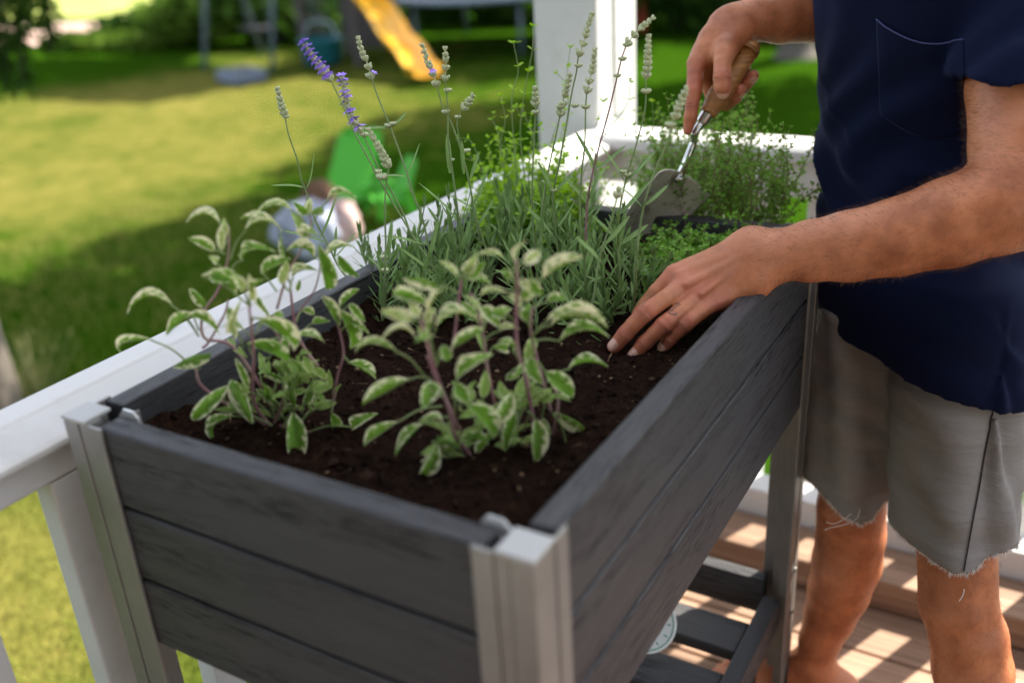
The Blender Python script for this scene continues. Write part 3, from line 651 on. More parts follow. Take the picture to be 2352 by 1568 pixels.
def lav_leaf_pair(t, p, d, ln, rr, spread=.9, az=None, parent=None, wf=1.0):
    d = np.array(d) / np.linalg.norm(d); a = np.array([0, 0, 1.]) if abs(d[2]) < .9 else np.array([1., 0, 0]); e1 = np.cross(d, a); e1 /= np.linalg.norm(e1); e2 = np.cross(d, e1)
    az = rr.uniform(0, 6.28) if az is None else az
    for s_ in (0, math.pi):
        aa = az + s_ + rr.uniform(-.25, .25); rad = e1 * math.cos(aa) + e2 * math.sin(aa)
        L = ln * rr.uniform(.75, 1.15); sp = spread * rr.uniform(.75, 1.2)
        X = d * math.cos(sp) + rad * math.sin(sp)
        put_leaf(rr.choice(LV), p, p + X * L, wf * rr.uniform(.0036, .0052), parent or t, Vector(d) - Vector(rad) * .1, rr.uniform(-.4, .4))
def lavender(label, basepx, shoots, flowers, group, seed, filler=0):
    rr = random.Random(seed); b0 = atz(*basepx, SOILZ); t = thing('lavender_plant', label, 'lavender', tuple(b0), group)
    for fl in flowers:
        foot = atz(*fl['foot'], SOILZ); o = fl.get('off', 0)
        st = [vp(x, y, foot, o + (q[0] if q else 0)) for x, y, *q in fl['stem']]
        if fl.get('down', 1): st.append(foot)
        c = spline(st, 7); b = MB(); b.tube(c, np.linspace(.0008, fl.get('r', .00145), len(c)), 6); shift(b, b0)
        b.build('flower_stem', M[fl.get('mat', 'st_lav')], t)
        sp = [vp(x, y, foot, o) for x, y in fl['spike']][::-1]
        bb = spike(sp, fl.get('purple', 0), rr, fl.get('gaps', 0)); shift(bb, b0); bb.build('flower_spike', [M['calyx'], M['petal']], t)
        for wx, wy, r_ in fl.get('whorl', []):          # single whorls further down the stem
            p = vp(wx, wy, foot, o); q = MB()
            for j in range(9):
                an = j * .7 + rr.random() * .3; v = np.array([math.cos(an), math.sin(an), .75]); ell(q, p, v, .0017 * r_, .0058 * r_)
            shift(q, b0); q.build('flower_whorl', [M['calyx']], t)
        for (ax_, ay_, bx_, by_, wd, arch) in fl.get('leaves', []):
            A = vp(ax_, ay_, foot, o); B = vp(bx_, by_, foot, o + rr.uniform(-.012, .018))
            me = LV[0] if arch < 0 else (LV[2] if arch == 0 else LV[4])
            put_leaf(me, A, B, wd * 1.15, t, (Vector((0, 0, 1)) + Vector(CAM - A).normalized() * .5), rr.uniform(-.3, .3), zs=abs(arch) if arch else 1)
    for (x, y, tx, ty, off, nw, ln) in sorted(shoots, key=lambda q: -q[1]):          # bushy leafy shoots: foot pixel, tip pixel
        A = atz(x, y, SOILZ - .002); T = vp(tx, ty, A, off); side = np.array([rr.uniform(-.008, .008), rr.uniform(-.008, .008), 0])
        c = spline([A, (A + T) / 2 + side, T], 8); b = MB(); b.tube(c, np.linspace(.0018, .0009, len(c)), 5); shift(b, b0); b.build('shoot', M['st_lav'], t)
        L = np.linalg.norm(T - A); az = rr.uniform(0, 3)
        for k in range(nw):
            u = (k + .4) / nw; i = int(u * (len(c) - 2)); p = c[i] * (1 - (u * (len(c) - 2) - i)) + c[i + 1] * (u * (len(c) - 2) - i); d = c[i + 1] - c[i]; az += 1.57
            lav_leaf_pair(t, p, d, ln * (1.0 - .35 * abs(u - .5) * 2) * (.7 if u > .9 else 1), rr, .95 - .55 * u, az)
        for k in range(5):
            aa = k * 1.256; X = np.array([math.cos(aa) * .35, math.sin(aa) * .35, 1.0]) * .5 + (c[-1] - c[-3]) / np.linalg.norm(c[-1] - c[-3]); X /= np.linalg.norm(X)
            put_leaf(rr.choice(LV[2:]), c[-1], c[-1] + X * ln * rr.uniform(.4, .7), .0030, t)
    bake_rest(t); return t
LG = 'lavender plants in the planter'
def sh(n, x0, x1, y0, y1, h0, h1, seed, nw=9, ln=.036, lean=30):
    rr = random.Random(seed); out = []
    for i in range(n):
        x = x0 + (x1 - x0) * (i + rr.random()) / n; y = rr.uniform(y0, y1); h = rr.uniform(h0, h1)
        out.append((x, y, x + rr.uniform(-lean, lean), y - h, rr.uniform(-.02, .03), nw, ln))
    return out
lavender('lavender with two purple flower spikes, beside the left wall of the planter', (890, 730),
 [(878, 752, 872, 565, .01, 14, .030)] + sh(15, 860, 1040, 660, 760, 80, 200, 4, 10, .035, 50),
 [dict(foot=(905, 700), spike=[(637, 204), (645, 235), (655, 268)], stem=[(655, 270), (663, 310), (682, 365), (693, 415), (703, 440), (722, 500), (752, 560), (800, 640)], whorl=[(657, 272, 1.0)],
   leaves=[(703, 432, 626, 413, .0042, -.8), (703, 432, 739, 355, .0036, .8), (706, 455, 696, 478, .006, 0), (745, 555, 650, 520, .004, -.6), (735, 545, 782, 455, .004, .6), (768, 590, 775, 520, .004, .4), (768, 590, 825, 537, .0038, .4)]),
  dict(foot=(1055, 735), spike=[(704, 108), (722, 135), (742, 160), (760, 186)], purple=.95, stem=[(762, 188), (790, 248), (812, 300), (838, 350), (870, 410), (905, 470), (950, 545), (985, 600), (1012, 650)],
   leaves=[(968, 560, 882, 530, .005, -.7), (985, 595, 1010, 500, .005, .6), (1005, 640, 925, 560, .005, -.5), (1012, 650, 1040, 560, .006, .4), (1020, 670, 950, 640, .0045, -.6)]),
  dict(foot=(990, 720), off=.012, spike=[(786, 185), (793, 215), (800, 250), (815, 280), (832, 305)], purple=.60, gaps=1, stem=[(832, 305), (852, 350), (880, 405), (905, 450), (930, 500), (948, 560)], whorl=[(836, 314, 1.2), (868, 398, 1.1), (880, 412, 1.1)]),
  dict(foot=(1010, 705), off=-.012, spike=[(824, 92), (832, 120), (845, 150), (853, 182)], gaps=1, purple=.03, stem=[(855, 184), (865, 215), (884, 262), (897, 293), (918, 350), (935, 400), (952, 455), (975, 520)], whorl=[(893, 292, 1.1), (903, 288, 1.0)],
   leaves=[(896, 295, 832, 288, .0042, -.6), (898, 292, 938, 262, .0044, .6), (932, 400, 976, 335, .0042, .8), (930, 405, 868, 397, .0042, -.5), (952, 455, 925, 410, .0055, .3)]),
  dict(foot=(885, 735), off=.085, spike=[(848, 300), (862, 325), (880, 358), (893, 385)], gaps=0, stem=[(893, 385), (886, 430), (884, 500), (886, 560), (884, 640)], whorl=[(878, 412, 1.5), (882, 594, 1.0), (884, 624, 1.0)],
   leaves=[(888, 600, 905, 500, .005, .4), (884, 630, 850, 585, .004, -.4)])],
 LG, 21)
lavender('dense lavender with slender green spikes in front of the column, middle of the planter', (1150, 720),
 sh(34, 990, 1330, 590, 765, 90, 215, 9, 10, .038, 50) + sh(8, 1330, 1420, 690, 770, 60, 120, 12, 8, .034, 30) + sh(9, 1270, 1450, 620, 715, 110, 175, 15, 9, .036, 30),
 [dict(foot=(1130, 690), spike=[(971, 108), (982, 140), (995, 172), (1004, 200)], gaps=1, purple=.02, stem=[(1004, 200), (1015, 240), (1026, 262), (1043, 300), (1060, 350), (1078, 420), (1093, 500), (1120, 590)], whorl=[(1024, 261, 1.1)],
   leaves=[(1066, 400, 1058, 320, .005, .3), (1080, 410, 1102, 350, .0045, .6), (1086, 470, 1128, 395, .0045, .7), (1085, 480, 1030, 440, .0045, -.5), (1095, 520, 1140, 460, .005, .5)]),
  dict(foot=(1100, 700), off=-.01, spike=[(1023, 114), (1024, 150), (1022, 186)], gaps=1, stem=[(1022, 186), (1026, 215), (1029, 262), (1030, 330), (1040, 400), (1050, 480), (1060, 580)], whorl=[(1029, 212, 1.1)],
   leaves=[(1034, 398, 1027, 308, .0062, .1), (1052, 510, 980, 412, .004, -.7), (1052, 515, 1105, 420, .004, .7), (1060, 570, 1085, 500, .005, .4)]),
  dict(foot=(1120, 660), off=-.02, spike=[(1086, 220), (1072, 240), (1062, 252)], stem=[(1060, 254), (1050, 278), (1055, 320), (1066, 370), (1080, 430)], whorl=[(1052, 272, .9), (1073, 350, 1.1), (1038, 370, .8)]),
  dict(foot=(1290, 700), spike=[(1360, 32), (1350, 62), (1340, 98), (1328, 130)], gaps=1, stem=[(1328, 130), (1324, 165), (1314, 210), (1300, 290), (1287, 365), (1272, 440), (1275, 520), (1285, 620)], whorl=[(1329, 155, 1.1), (1321, 247, 1.1), (1272, 440, .9)],
   leaves=[(1270, 440, 1243, 372, .0055, -.5), (1274, 438, 1322, 398, .0045, .6), (1280, 520, 1325, 470, .005, .5), (1270, 540, 1215, 470, .005, -.5), (1284, 590, 1340, 540, .0055, .6)]),
  dict(foot=(1330, 690), off=.03, spike=[(1366, 118), (1362, 150), (1354, 185), (1347, 215)], gaps=1, stem=[(1347, 215), (1345, 250), (1343, 330), (1336, 400), (1332, 480), (1336, 580)], whorl=[(1345, 250, 1.3)]),
  dict(foot=(1250, 680), off=.03, spike=[(1310, 170), (1302, 200), (1292, 240), (1286, 268)], gaps=1, stem=[(1286, 268), (1275, 320), (1262, 380), (1250, 450), (1240, 540)], whorl=[(1288, 250, 1.3)]),
  dict(foot=(1240, 690), spike=[(1229, 200), (1230, 222), (1230, 246)], stem=[(1230, 248), (1228, 300), (1224, 380), (1222, 470), (1228, 560)], whorl=[(1230, 262, 1.1)]),
  dict(foot=(1350, 700), spike=[(1497, 44), (1478, 60), (1458, 78), (1438, 105)], gaps=1, mat='st_purple', stem=[(1440, 100), (1428, 135), (1418, 175), (1400, 250), (1378, 330), (1362, 395), (1350, 460), (1345, 560)], whorl=[(1440, 108, 1.1), (1430, 140, 1.1), (1418, 178, 1.0)],
   leaves=[(1366, 385, 1328, 300, .0055, -.4), (1368, 387, 1443, 342, .0050, .7), (1350, 460, 1385, 395, .006, .5), (1350, 470, 1300, 400, .005, -.4)])],
 LG, 33)
lavender('upright lavender growing between the trowel blade and the hand on the soil', (1430, 728),
 [(1432, 728, 1420, 520, .01, 15, .036), (1405, 735, 1380, 600, .02, 9, .036), (1450, 725, 1475, 600, .02, 9, .034), (1425, 760, 1350, 800, .0, 6, .034), (1390, 740, 1330, 650, .0, 9, .036), (1470, 700, 1500, 590, 0, 8, .032), (1360, 740, 1340, 560, .03, 11, .036), (1480, 690, 1530, 610, .02, 6, .034), (1310, 760, 1290, 640, .02, 9, .036), (1400, 790, 1300, 830, .015, 6, .034), (1340, 770, 1270, 790, .0, 7, .034)],
 [dict(foot=(1430, 728), spike=[(1490, 84), (1488, 118), (1487, 150), (1483, 182)], gaps=0, stem=[(1483, 184), (1484, 215), (1480, 260), (1462, 330), (1447, 380), (1436, 420), (1424, 480), (1419, 560), (1424, 640)], whorl=[(1484, 215, 1.3), (1440, 405, 1.1), (1432, 398, .9)],
   leaves=[(1434, 415, 1385, 325, .0058, -.4), (1438, 412, 1516, 352, .0060, .6), (1424, 490, 1500, 420, .0058, .6), (1420, 500, 1392, 460, .005, -.4), (1422, 560, 1370, 490, .0055, -.5), (1424, 560, 1490, 520, .006, .5)]),
  dict(foot=(1455, 735), off=.07, spike=[(1578, 200), (1567, 225), (1557, 250), (1548, 275)], gaps=0, stem=[(1548, 276), (1535, 320), (1510, 380), (1485, 450), (1470, 520), (1462, 600)], whorl=[(1540, 292, 1.3)],
   leaves=[(1480, 470, 1540, 430, .006, .5), (1478, 480, 1430, 420, .006, -.5)]),
  dict(foot=(1330, 770), off=.05, spike=[(1420, 440), (1417, 455)], stem=[(1417, 455), (1400, 520), (1375, 600), (1360, 700)], leaves=[(1390, 560, 1450, 500, .0055, .5), (1380, 600, 1330, 540, .006, -.5)])],
 LG, 45)

# ---- marjoram and thyme: each sprig is one part (stem with its small paired leaves)
def sprig(P, rr, n, ll, lw, stemr, mats, b0, t, side=0, dens=1.0, up=.5):
    c = spline(P, 8); L = np.r_[0, np.cumsum(np.linalg.norm(np.diff(c, axis=0), axis=1))]; b = MB()
    b.tube(c, np.linspace(stemr, stemr * .55, len(c)), 5)
    def lf(p, X, ln, wd, nrm):
        X = X / np.linalg.norm(X); Y = np.cross(nrm, X); Y /= np.linalg.norm(Y) + 1e-9; Z = np.cross(X, Y); b.cur = 1
        pts = [(0, 0, 0), (.22, .36, .05), (.55, .5, .07), (.85, .30, .03), (1, 0, -.04), (.85, -.30, .03), (.55, -.5, .07), (.22, -.36, .05), (.5, 0, -.02)]
        V = [p + X * u * ln + Y * v * wd + Z * w_ * ln for u, v, w_ in pts]
        b.add(V, [(0, 1, 8), (1, 2, 8), (2, 3, 8), (3, 4, 8), (4, 5, 8), (5, 6, 8), (6, 7, 8), (7, 0, 8)], edge=.5); b.cur = 0
    az = rr.uniform(0, 3)
    for k in range(n):
        u = (k + 1) / n if n > 1 else 1; u = u ** .85; q = u * L[-1]; i = min(len(c) - 2, max(0, int(np.searchsorted(L, q)) - 1)); p = c[i] + (c[i + 1] - c[i]) * ((q - L[i]) / (L[i + 1] - L[i] + 1e-9)); d = c[i + 1] - c[i]; d = d / (np.linalg.norm(d) + 1e-9)
        a = np.array([0, 0, 1.]) if abs(d[2]) < .9 else np.array([1., 0, 0]); e1 = np.cross(d, a); e1 /= np.linalg.norm(e1); e2 = np.cross(d, e1); az += 1.57
        for s_ in range(2):
            aa = az + s_ * math.pi + rr.uniform(-.3, .3); rad = e1 * math.cos(aa) + e2 * math.sin(aa); f = rr.uniform(.7, 1.2)
            X = rad + d * rr.uniform(.1, .9) + np.array([0, 0, rr.uniform(-.3, .4)])
            lf(p + rad * ll * .12, X, ll * f, lw * f, d * .7 + np.array([0, 0, up])); 
            if rr.random() < side:
                sd = rad + d * 1.2; sd /= np.linalg.norm(sd); sl_ = ll * rr.uniform(1.2, 2.6); e = p + sd * sl_
                b.tube([p, p + sd * sl_ * .5, e], stemr * .5, 4)
                for m_ in range(4):
                    g = m_ * 1.57 + az; r2 = e1 * math.cos(g) + e2 * math.sin(g); lf(e - sd * sl_ * .12 * (m_ % 2), r2 + sd * .7, ll * .7, lw * .7, sd)
    for m_ in range(6):
        g = m_ * 1.05; r2 = np.array([math.cos(g), math.sin(g), .8]); lf(c[-1], r2, ll * .55, lw * .55, np.array([0, 0, 1.]))
    shift(b, b0); b.build('sprig', mats, t)
def herb(name, label, cat, base, mats, sprigs, clump, seed):
    rr = random.Random(seed); b0 = atz(*base, SOILZ); t = thing(name, label, cat, tuple(b0))
    for (pts, off, n, ll, lw, sr, side) in sprigs:
        foot = atz(*pts[0], SOILZ)
        P = [foot] + [vp(x, y, foot, off * (i + 1) / len(pts)) for i, (x, y) in enumerate(pts[1:])]
        sprig(P, rr, n, ll, lw, sr, mats, b0, t, side)
    for (x0, x1, y0, y1, hx, h0, h1, cnt, n, ll, lw, sr, side) in clump:
        for k in range(cnt):
            x = rr.uniform(x0, x1); y = rr.uniform(y0, y1); foot = atz(x, y, SOILZ); h = rr.uniform(h0, h1) * (.5 + .5 * math.sin(math.pi * (x - x0) / (x1 - x0)))
            tip = foot + np.array([rr.gauss(0, hx), rr.gauss(0, hx), h]); mid = (foot + tip) / 2 + np.array([rr.gauss(0, hx * .35), rr.gauss(0, hx * .35), h * .08])
            sprig([foot, mid, tip], rr, n, ll, lw, sr, mats, b0, t, side)
    return t
MO = [M['st_green'], M['orig']]; MT = [M['st_wood'], M['thy']]
herb('marjoram_plant', 'bright green marjoram with round leaves and leggy stems, far left corner of the planter', 'marjoram', (1210, 560), MO,
 [([(1220, 560), (1215, 480), (1196, 330), (1200, 240), (1222, 120), (1224, 62)], 0, 9, .0105, .0075, .0011, .1),
  ([(1205, 560), (1190, 440), (1178, 300), (1176, 220), (1190, 165), (1180, 100)], 0, 8, .0105, .0075, .0011, .1),
  ([(1170, 560), (1165, 450), (1150, 340), (1160, 280), (1155, 240)], 0, 9, .009, .0065, .001, .2),
  ([(1250, 560), (1270, 440), (1290, 340), (1306, 260), (1300, 190)], -.01, 9, .009, .0065, .001, .1),
  ([(1300, 560), (1330, 430), (1360, 350), (1405, 290), (1440, 240), (1448, 185)], -.01, 8, .0095, .0065, .0009, 0),
  ([(1290, 550), (1320, 420), (1350, 340), (1372, 280), (1385, 235)], -.01, 7, .009, .006, .0009, 0),
  ([(1330, 540), (1380, 440), (1430, 390), (1480, 370), (1500, 300), (1498, 235)], -.01, 8, .0085, .006, .0009, 0),
  ([(1140, 560), (1115, 450), (1105, 380), (1085, 330), (1075, 320)], 0, 10, .0075, .005, .0009, .2),
  ([(1230, 555), (1240, 440), (1265, 330), (1290, 250), (1310, 110)], -.02, 9, .009, .0065, .0009, .1),
  ([(1180, 560), (1160, 400), (1145, 310), (1130, 275)], -.01, 10, .008, .0055, .0009, .3),
  ([(1235, 560), (1215, 420), (1225, 300), (1240, 290)], .01, 9, .009, .0065, .0009, .2)],
 [(1110, 1330, 500, 600, .022, .05, .125, 84, 10, .0130, .0095, .0010, .25), (1120, 1340, 500, 560, .03, .10, .19, 26, 10, .0085, .006, .0009, .3)], 61)
herb('thyme_plant', 'wiry thyme with tiny leaves spilling up behind the trowel, far right corner of the planter', 'thyme', (1640, 560), MT,
 [([(1640, 540), (1650, 420), (1690, 330), (1710, 260), (1720, 205)], 0, 16, .0065, .0042, .0008, .4),
  ([(1600, 540), (1590, 400), (1560, 330), (1535, 250), (1535, 230)], 0, 14, .0065, .0042, .0008, .4),
  ([(1660, 540), (1680, 430), (1700, 350), (1740, 300), (1730, 250)], 0, 14, .006, .004, .0008, .4),
  ([(1690, 540), (1720, 450), (1760, 380), (1790, 360)], 0, 12, .0065, .0042, .0008, .4), ([(1700, 540), (1740, 470), (1790, 440), (1810, 470)], 0, 12, .0065, .0042, .0008, .4),
  ([(1600, 520), (1570, 400), (1520, 340), (1490, 320)], -.02, 12, .006, .004, .0008, .3), ([(1620, 520), (1610, 400), (1640, 340), (1660, 290)], 0, 14, .006, .004, .0008, .4)],
 [(1480, 1610, 468, 500, .030, .08, .17, 34, 14, .0076, .0050, .0008, .5), (1560, 1790, 470, 570, .040, .09, .20, 105, 15, .0076, .0050, .0008, .5), (1475, 1720, 592, 668, .020, .025, .055, 115, 9, .0095, .0070, .0008, .5)], 71)

# ================================================================== the man
def nets(D, org, h):
    s = D < 0
    c = np.zeros(np.array(D.shape) - 1, np.int8); P = np.zeros(c.shape + (3,), np.float32); W = np.zeros(c.shape, np.float32)
    sl = lambda o: tuple(slice(o[a], D.shape[a] - 1 + o[a]) for a in range(3))
    cs = [(i, j, k) for i in (0, 1) for j in (0, 1) for k in (0, 1)]
    for o in cs: c += s[sl(o)]
    act = (c > 0) & (c < 8); idx = np.full(c.shape, -1, np.int64); I = np.argwhere(act); idx[act] = np.arange(len(I))
    pos = np.zeros((len(I), 3)); wt = np.zeros(len(I))
    for a in cs:
        for ax in range(3):
            if a[ax]: continue
            b_ = list(a); b_[ax] = 1
            da = D[tuple((I + a).T)]; db = D[tuple((I + b_).T)]; m = (da < 0) != (db < 0)
            t = da[m] / (da[m] - db[m]); p = np.tile(np.array(a, float), (m.sum(), 1)); p[:, ax] = t
            pos[m] += p; wt[m] += 1
    V = (I + pos / wt[:, None]) * h + org; F = []
    for ax in range(3):
        b1, b2 = [(1, 2), (2, 0), (0, 1)][ax]
        lo = [slice(1, -1)] * 3; lo[ax] = slice(0, -1); hi = [slice(1, -1)] * 3; hi[ax] = slice(1, None)
        A = s[tuple(lo)]; B = s[tuple(hi)]; e = np.argwhere(A != B); off = np.array([1, 1, 1]); off[ax] = 0; e = e + off
        ins = s[tuple(e.T)]
        u = np.zeros(3, int); u[b1] = 1; v = np.zeros(3, int); v[b2] = 1
        q = np.stack([idx[tuple((e - u - v).T)], idx[tuple((e - v).T)], idx[tuple(e.T)], idx[tuple((e - u).T)]], 1)
        q[~ins] = q[~ins][:, ::-1]; F.append(q)
    return V, np.concatenate(F)
def sdf_caps(prims, h, pad=.02, init=.06, disp=None):
    A = np.array([p[0] for p in prims]); B = np.array([p[1] for p in prims]); r = np.array([max(p[2], p[3]) for p in prims])
    lo = np.minimum((A - r[:, None]).min(0), (B - r[:, None]).min(0)) - pad; hi = np.maximum((A + r[:, None]).max(0), (B + r[:, None]).max(0)) + pad
    n = np.ceil((hi - lo) / h).astype(int) + 1; D = np.full(n, init, np.float32)
    ax = [lo[i] + h * np.arange(n[i]) for i in range(3)]
    for (a, b, ra, rb, k) in prims:
        m = max(ra, rb) + max(k, .004) * 1.5 + .006; l = np.clip(((np.minimum(a, b) - m - lo) / h).astype(int), 0, n - 1); u = np.clip(((np.maximum(a, b) + m - lo) / h).astype(int) + 2, 0, n)
        X, Y, Z = np.meshgrid(ax[0][l[0]:u[0]], ax[1][l[1]:u[1]], ax[2][l[2]:u[2]], indexing='ij', sparse=True)
        d = b - a; L = d @ d + 1e-12
        t = np.clip(((X - a[0]) * d[0] + (Y - a[1]) * d[1] + (Z - a[2]) * d[2]) / L, 0, 1)
        q = np.sqrt((X - a[0] - t * d[0]) ** 2 + (Y - a[1] - t * d[1]) ** 2 + (Z - a[2] - t * d[2]) ** 2) - (ra + (rb - ra) * t)
        S_ = (slice(l[0], u[0]), slice(l[1], u[1]), slice(l[2], u[2])); O = D[S_]
        hh = np.clip(.5 + .5 * (O - q) / k, 0, 1); D[S_] = O * (1 - hh) + q * hh - k * hh * (1 - hh)
    if disp is not None: D = disp(D, ax)
    D[0] = D[-1] = init; D[:, 0] = D[:, -1] = init; D[:, :, 0] = D[:, :, -1] = init
    return nets(D, lo, h)
def compact(V, F):
    u, inv = np.unique(F, return_inverse=True); return V[u], inv.reshape(F.shape)
def smooth_mesh(V, F, it=2, lam=.5):
    e = np.concatenate([F[:, [0, 1]], F[:, [1, 2]], F[:, [2, 3]], F[:, [3, 0]]]); n = len(V)
    e = np.concatenate([e, e[:, ::-1]])
    cnt = np.bincount(e[:, 0], minlength=n).astype(float)
    for k in range(it):
        for l_ in (lam, -lam * 1.04):
            A = np.stack([np.bincount(e[:, 0], V[e[:, 1], a], n) for a in range(3)], 1) / cnt[:, None]; V = V + (A - V) * l_
    return V
def mesh_np(name, V, F, mats, attrs={}):
    me = bpy.data.meshes.new(name); me.vertices.add(len(V)); me.vertices.foreach_set('co', V.astype(np.float32).ravel())
    k = F.shape[1]; me.loops.add(len(F) * k); me.loops.foreach_set('vertex_index', F.astype(np.int32).ravel()); me.polygons.add(len(F))
    me.polygons.foreach_set('loop_start', np.arange(len(F), dtype=np.int32) * k)
    try: me.polygons.foreach_set('loop_total', np.full(len(F), k, np.int32))
    except Exception: pass
    me.polygons.foreach_set('use_smooth', [True] * len(F))
    for m in mats: me.materials.append(m)
    for kk, A in attrs.items():
        a = me.attributes.new(kk, 'FLOAT', 'POINT'); a.data.foreach_set('value', A.astype(np.float32))
    me.update(calc_edges=True); return me

def cL(x, y, d): return at(x * .24445 + 1329, y * .24445 + 485.3, d)
def cR(x, y, d): return at(x * .22862 + 1530.6, y * .22862, d)
def chain(pts, k0, k1):
    out = []
    for i in range(len(pts) - 1): out.append((pts[i][0], pts[i + 1][0], pts[i][1], pts[i + 1][1], k0 if i == 0 else k1))
    return out
# left arm, hand resting on the soil
mid = [(cL(990, 690, 1.128), .0118), (cL(800, 830, 1.113), .0100), (cL(622, 955, 1.105), .0107), (cL(520, 1060, 1.108), .0094), (cL(438, 1150, 1.113), .0095), (cL(335, 1272, 1.122), .0080)]
rin = [(cL(1130, 780, 1.125), .0112), (cL(960, 930, 1.110), .0092), (cL(800, 1065, 1.100), .0100), (cL(710, 1150, 1.104), .0087), (cL(622, 1235, 1.110), .0090), (cL(522, 1355, 1.120), .0077)]
pin = [(cL(1270, 850, 1.130), .0112), (cL(1130, 955, 1.117), .0096), (cL(992, 1065, 1.108), .0101), (cL(915, 1140, 1.110), .0085), (cL(850, 1205, 1.114), .0086), (cL(785, 1305, 1.122), .0072)]
ind = [(cL(890, 610, 1.142), .0125), (cL(735, 760, 1.142), .0102), (cL(640, 870, 1.152), .0095), (cL(560, 960, 1.166), .0080)]
thu = [(cL(1450, 440, 1.172), .014), (cL(1150, 600, 1.18), .012), (cL(960, 700, 1.185), .010), (cL(850, 790, 1.19), .009)]
elb = at(2385, 448, 1.07)
P_ = []
fore = [(at(1742, 592, 1.150), .0275), (at(1800, 584, 1.146), .0300), (at(1860, 577, 1.140), .0360), (at(1950, 566, 1.128), .0410), (at(2060, 545, 1.112), .0445), (at(2180, 512, 1.095), .0505), (at(2290, 475, 1.08), .0540), (elb, .0520)]
P_ += chain(fore, .006, .006)
upper = [(elb, .050), (at(2350, 330, 1.085), .0560), (at(2345, 200, 1.105), .0580), (at(2358, 40, 1.145), .058), (at(2385, -180, 1.20), .058)]
P_ += chain(upper, .022, .006)
wA, wB, wC = cL(1620, 350, 1.155), cL(1640, 500, 1.147), cL(1625, 640, 1.146)
P_ += [(wA, cL(930, 590, 1.142), .0200, .0135, .012), (wA, cL(1000, 680, 1.130), .019, .0130, .012), (wB, cL(1140, 775, 1.127), .019, .0122, .012), (wC, cL(1280, 845, 1.132), .0195, .0125, .012),
       (cL(1560, 700, 1.150), cL(1350, 840, 1.140), .0175, .0135, .010), (wA, at(1742, 592, 1.150), .022, .026, .02), (wC, at(1760, 596, 1.150), .022, .026, .02),
       (cL(1500, 450, 1.165), cL(1200, 640, 1.160), .018, .016, .02)]
P_ += [(cL(1500, 380, 1.133), cL(930, 600, 1.127), .0030, .0032, .006), (cL(1500, 440, 1.129), cL(1010, 690, 1.114), .0028, .0032, .006), (cL(1480, 520, 1.127), cL(1150, 775, 1.111), .0028, .003, .006)]
for ch in (mid, rin, pin, ind, thu): P_ += chain(ch, .005, .0018)
VL, FL = sdf_caps(P_, .0019); VL = smooth_mesh(VL, FL, 2)
# right arm and the hand on the trowel
hA, hB = cR(868, 452, 1.335), cR(410, 1150, 1.345)                    # the trowel's handle axis
P_ = []
foreR = [(cR(770, 235, 1.345), .0280), (cR(900, 190, 1.35), .0300), (cR(1150, 175, 1.365), .0360), (cR(1570, 130, 1.385), .0420), (at(2010, 5, 1.43), .047), (at(2130, -40, 1.48), .050)]
P_ += chain(foreR, .006, .006)
P_ += chain([(at(2130, -40, 1.48), .050), (at(2230, -190, 1.55), .058), (at(2300, -420, 1.62), .066)], .03, .03)
wr = cR(740, 250, 1.348)
P_ += [(wr, cR(318, 640, 1.340), .0245, .0135, .012), (cR(640, 210, 1.352), cR(345, 600, 1.352), .021, .0138, .012), (cR(560, 260, 1.365), cR(400, 560, 1.370), .021, .0135, .012), (cR(620, 330, 1.375), cR(480, 560, 1.382), .018, .013, .012),
       (cR(690, 330, 1.335), cR(575, 560, 1.312), .0195, .0150, .014), (cR(480, 420, 1.350), cR(420, 520, 1.345), .020, .016, .02)]
thR = [(cR(590, 480, 1.318), .0150), (cR(562, 640, 1.303), .0118), (cR(562, 780, 1.298), .0126), (cR(566, 870, 1.300), .0117), (cR(568, 925, 1.306), .0098)]
inR = [(cR(300, 650, 1.338), .0132), (cR(290, 760, 1.335), .0112), (cR(275, 920, 1.330), .0112), (cR(258, 1060, 1.330), .0094), (cR(242, 1180, 1.333), .0094), (cR(215, 1310, 1.338), .0066)]
miR = [(cR(350, 640, 1.350), .0122), (cR(395, 800, 1.372), .0105), (cR(470, 980, 1.378), .0100), (cR(600, 1045, 1.368), .0100), (cR(690, 980, 1.352), .0098), (cR(745, 905, 1.340), .0082)]
riR = [(cR(410, 590, 1.366), .0118), (cR(500, 740, 1.384), .0102), (cR(610, 900, 1.382), .0098), (cR(740, 910, 1.368), .0094), (cR(810, 835, 1.352), .0090), (cR(875, 760, 1.342), .0078)]
piR = [(cR(480, 540, 1.376), .0108), (cR(570, 660, 1.386), .0092), (cR(700, 760, 1.382), .0086), (cR(790, 700, 1.366), .0080)]
for ch in (thR, inR, miR, riR, piR): P_ += chain(ch, .005, .0018)
VR, FR = sdf_caps(P_, .0019); VR = smooth_mesh(VR, FR, 2)
# legs and trunk (hidden under the clothes above the hems)
TC = at(2124, 400, 1.37)                                             # centre of the chest
FW = np.array([-.8, -.6, 0]); LF = np.array([.6, -.8, 0])
hipF, hipN = at(1985, 650, 1.39), at(2190, 775, 1.285)
kneeF, kneeN = at(1955, 1165, 1.49), at(2200, 1385, 1.35)
anF, anN = atz(1868, 1532, .085), atz(2235, 1800, .085)
P_ = []
P_ += chain([(hipF, .050), ((hipF + kneeF) / 2, .050), (kneeF, .048)], .01, .006)
cf = anF - kneeF
P_ += chain([(kneeF, .0520), (kneeF + cf * .15 + (.008, .004, 0), .0520), (kneeF + cf * .32 + (.012, .006, 0), .0530), (kneeF + cf * .50 + (.010, .006, 0), .0480), (kneeF + cf * .66 + (.006, .003, 0), .0405), (kneeF + cf * .82, .0335), (anF, .0310)], .006, .006)
cn = anN - kneeN
P_ += chain([(hipN, .052), ((hipN + kneeN) / 2, .052), (kneeN, .0520)], .01, .006)
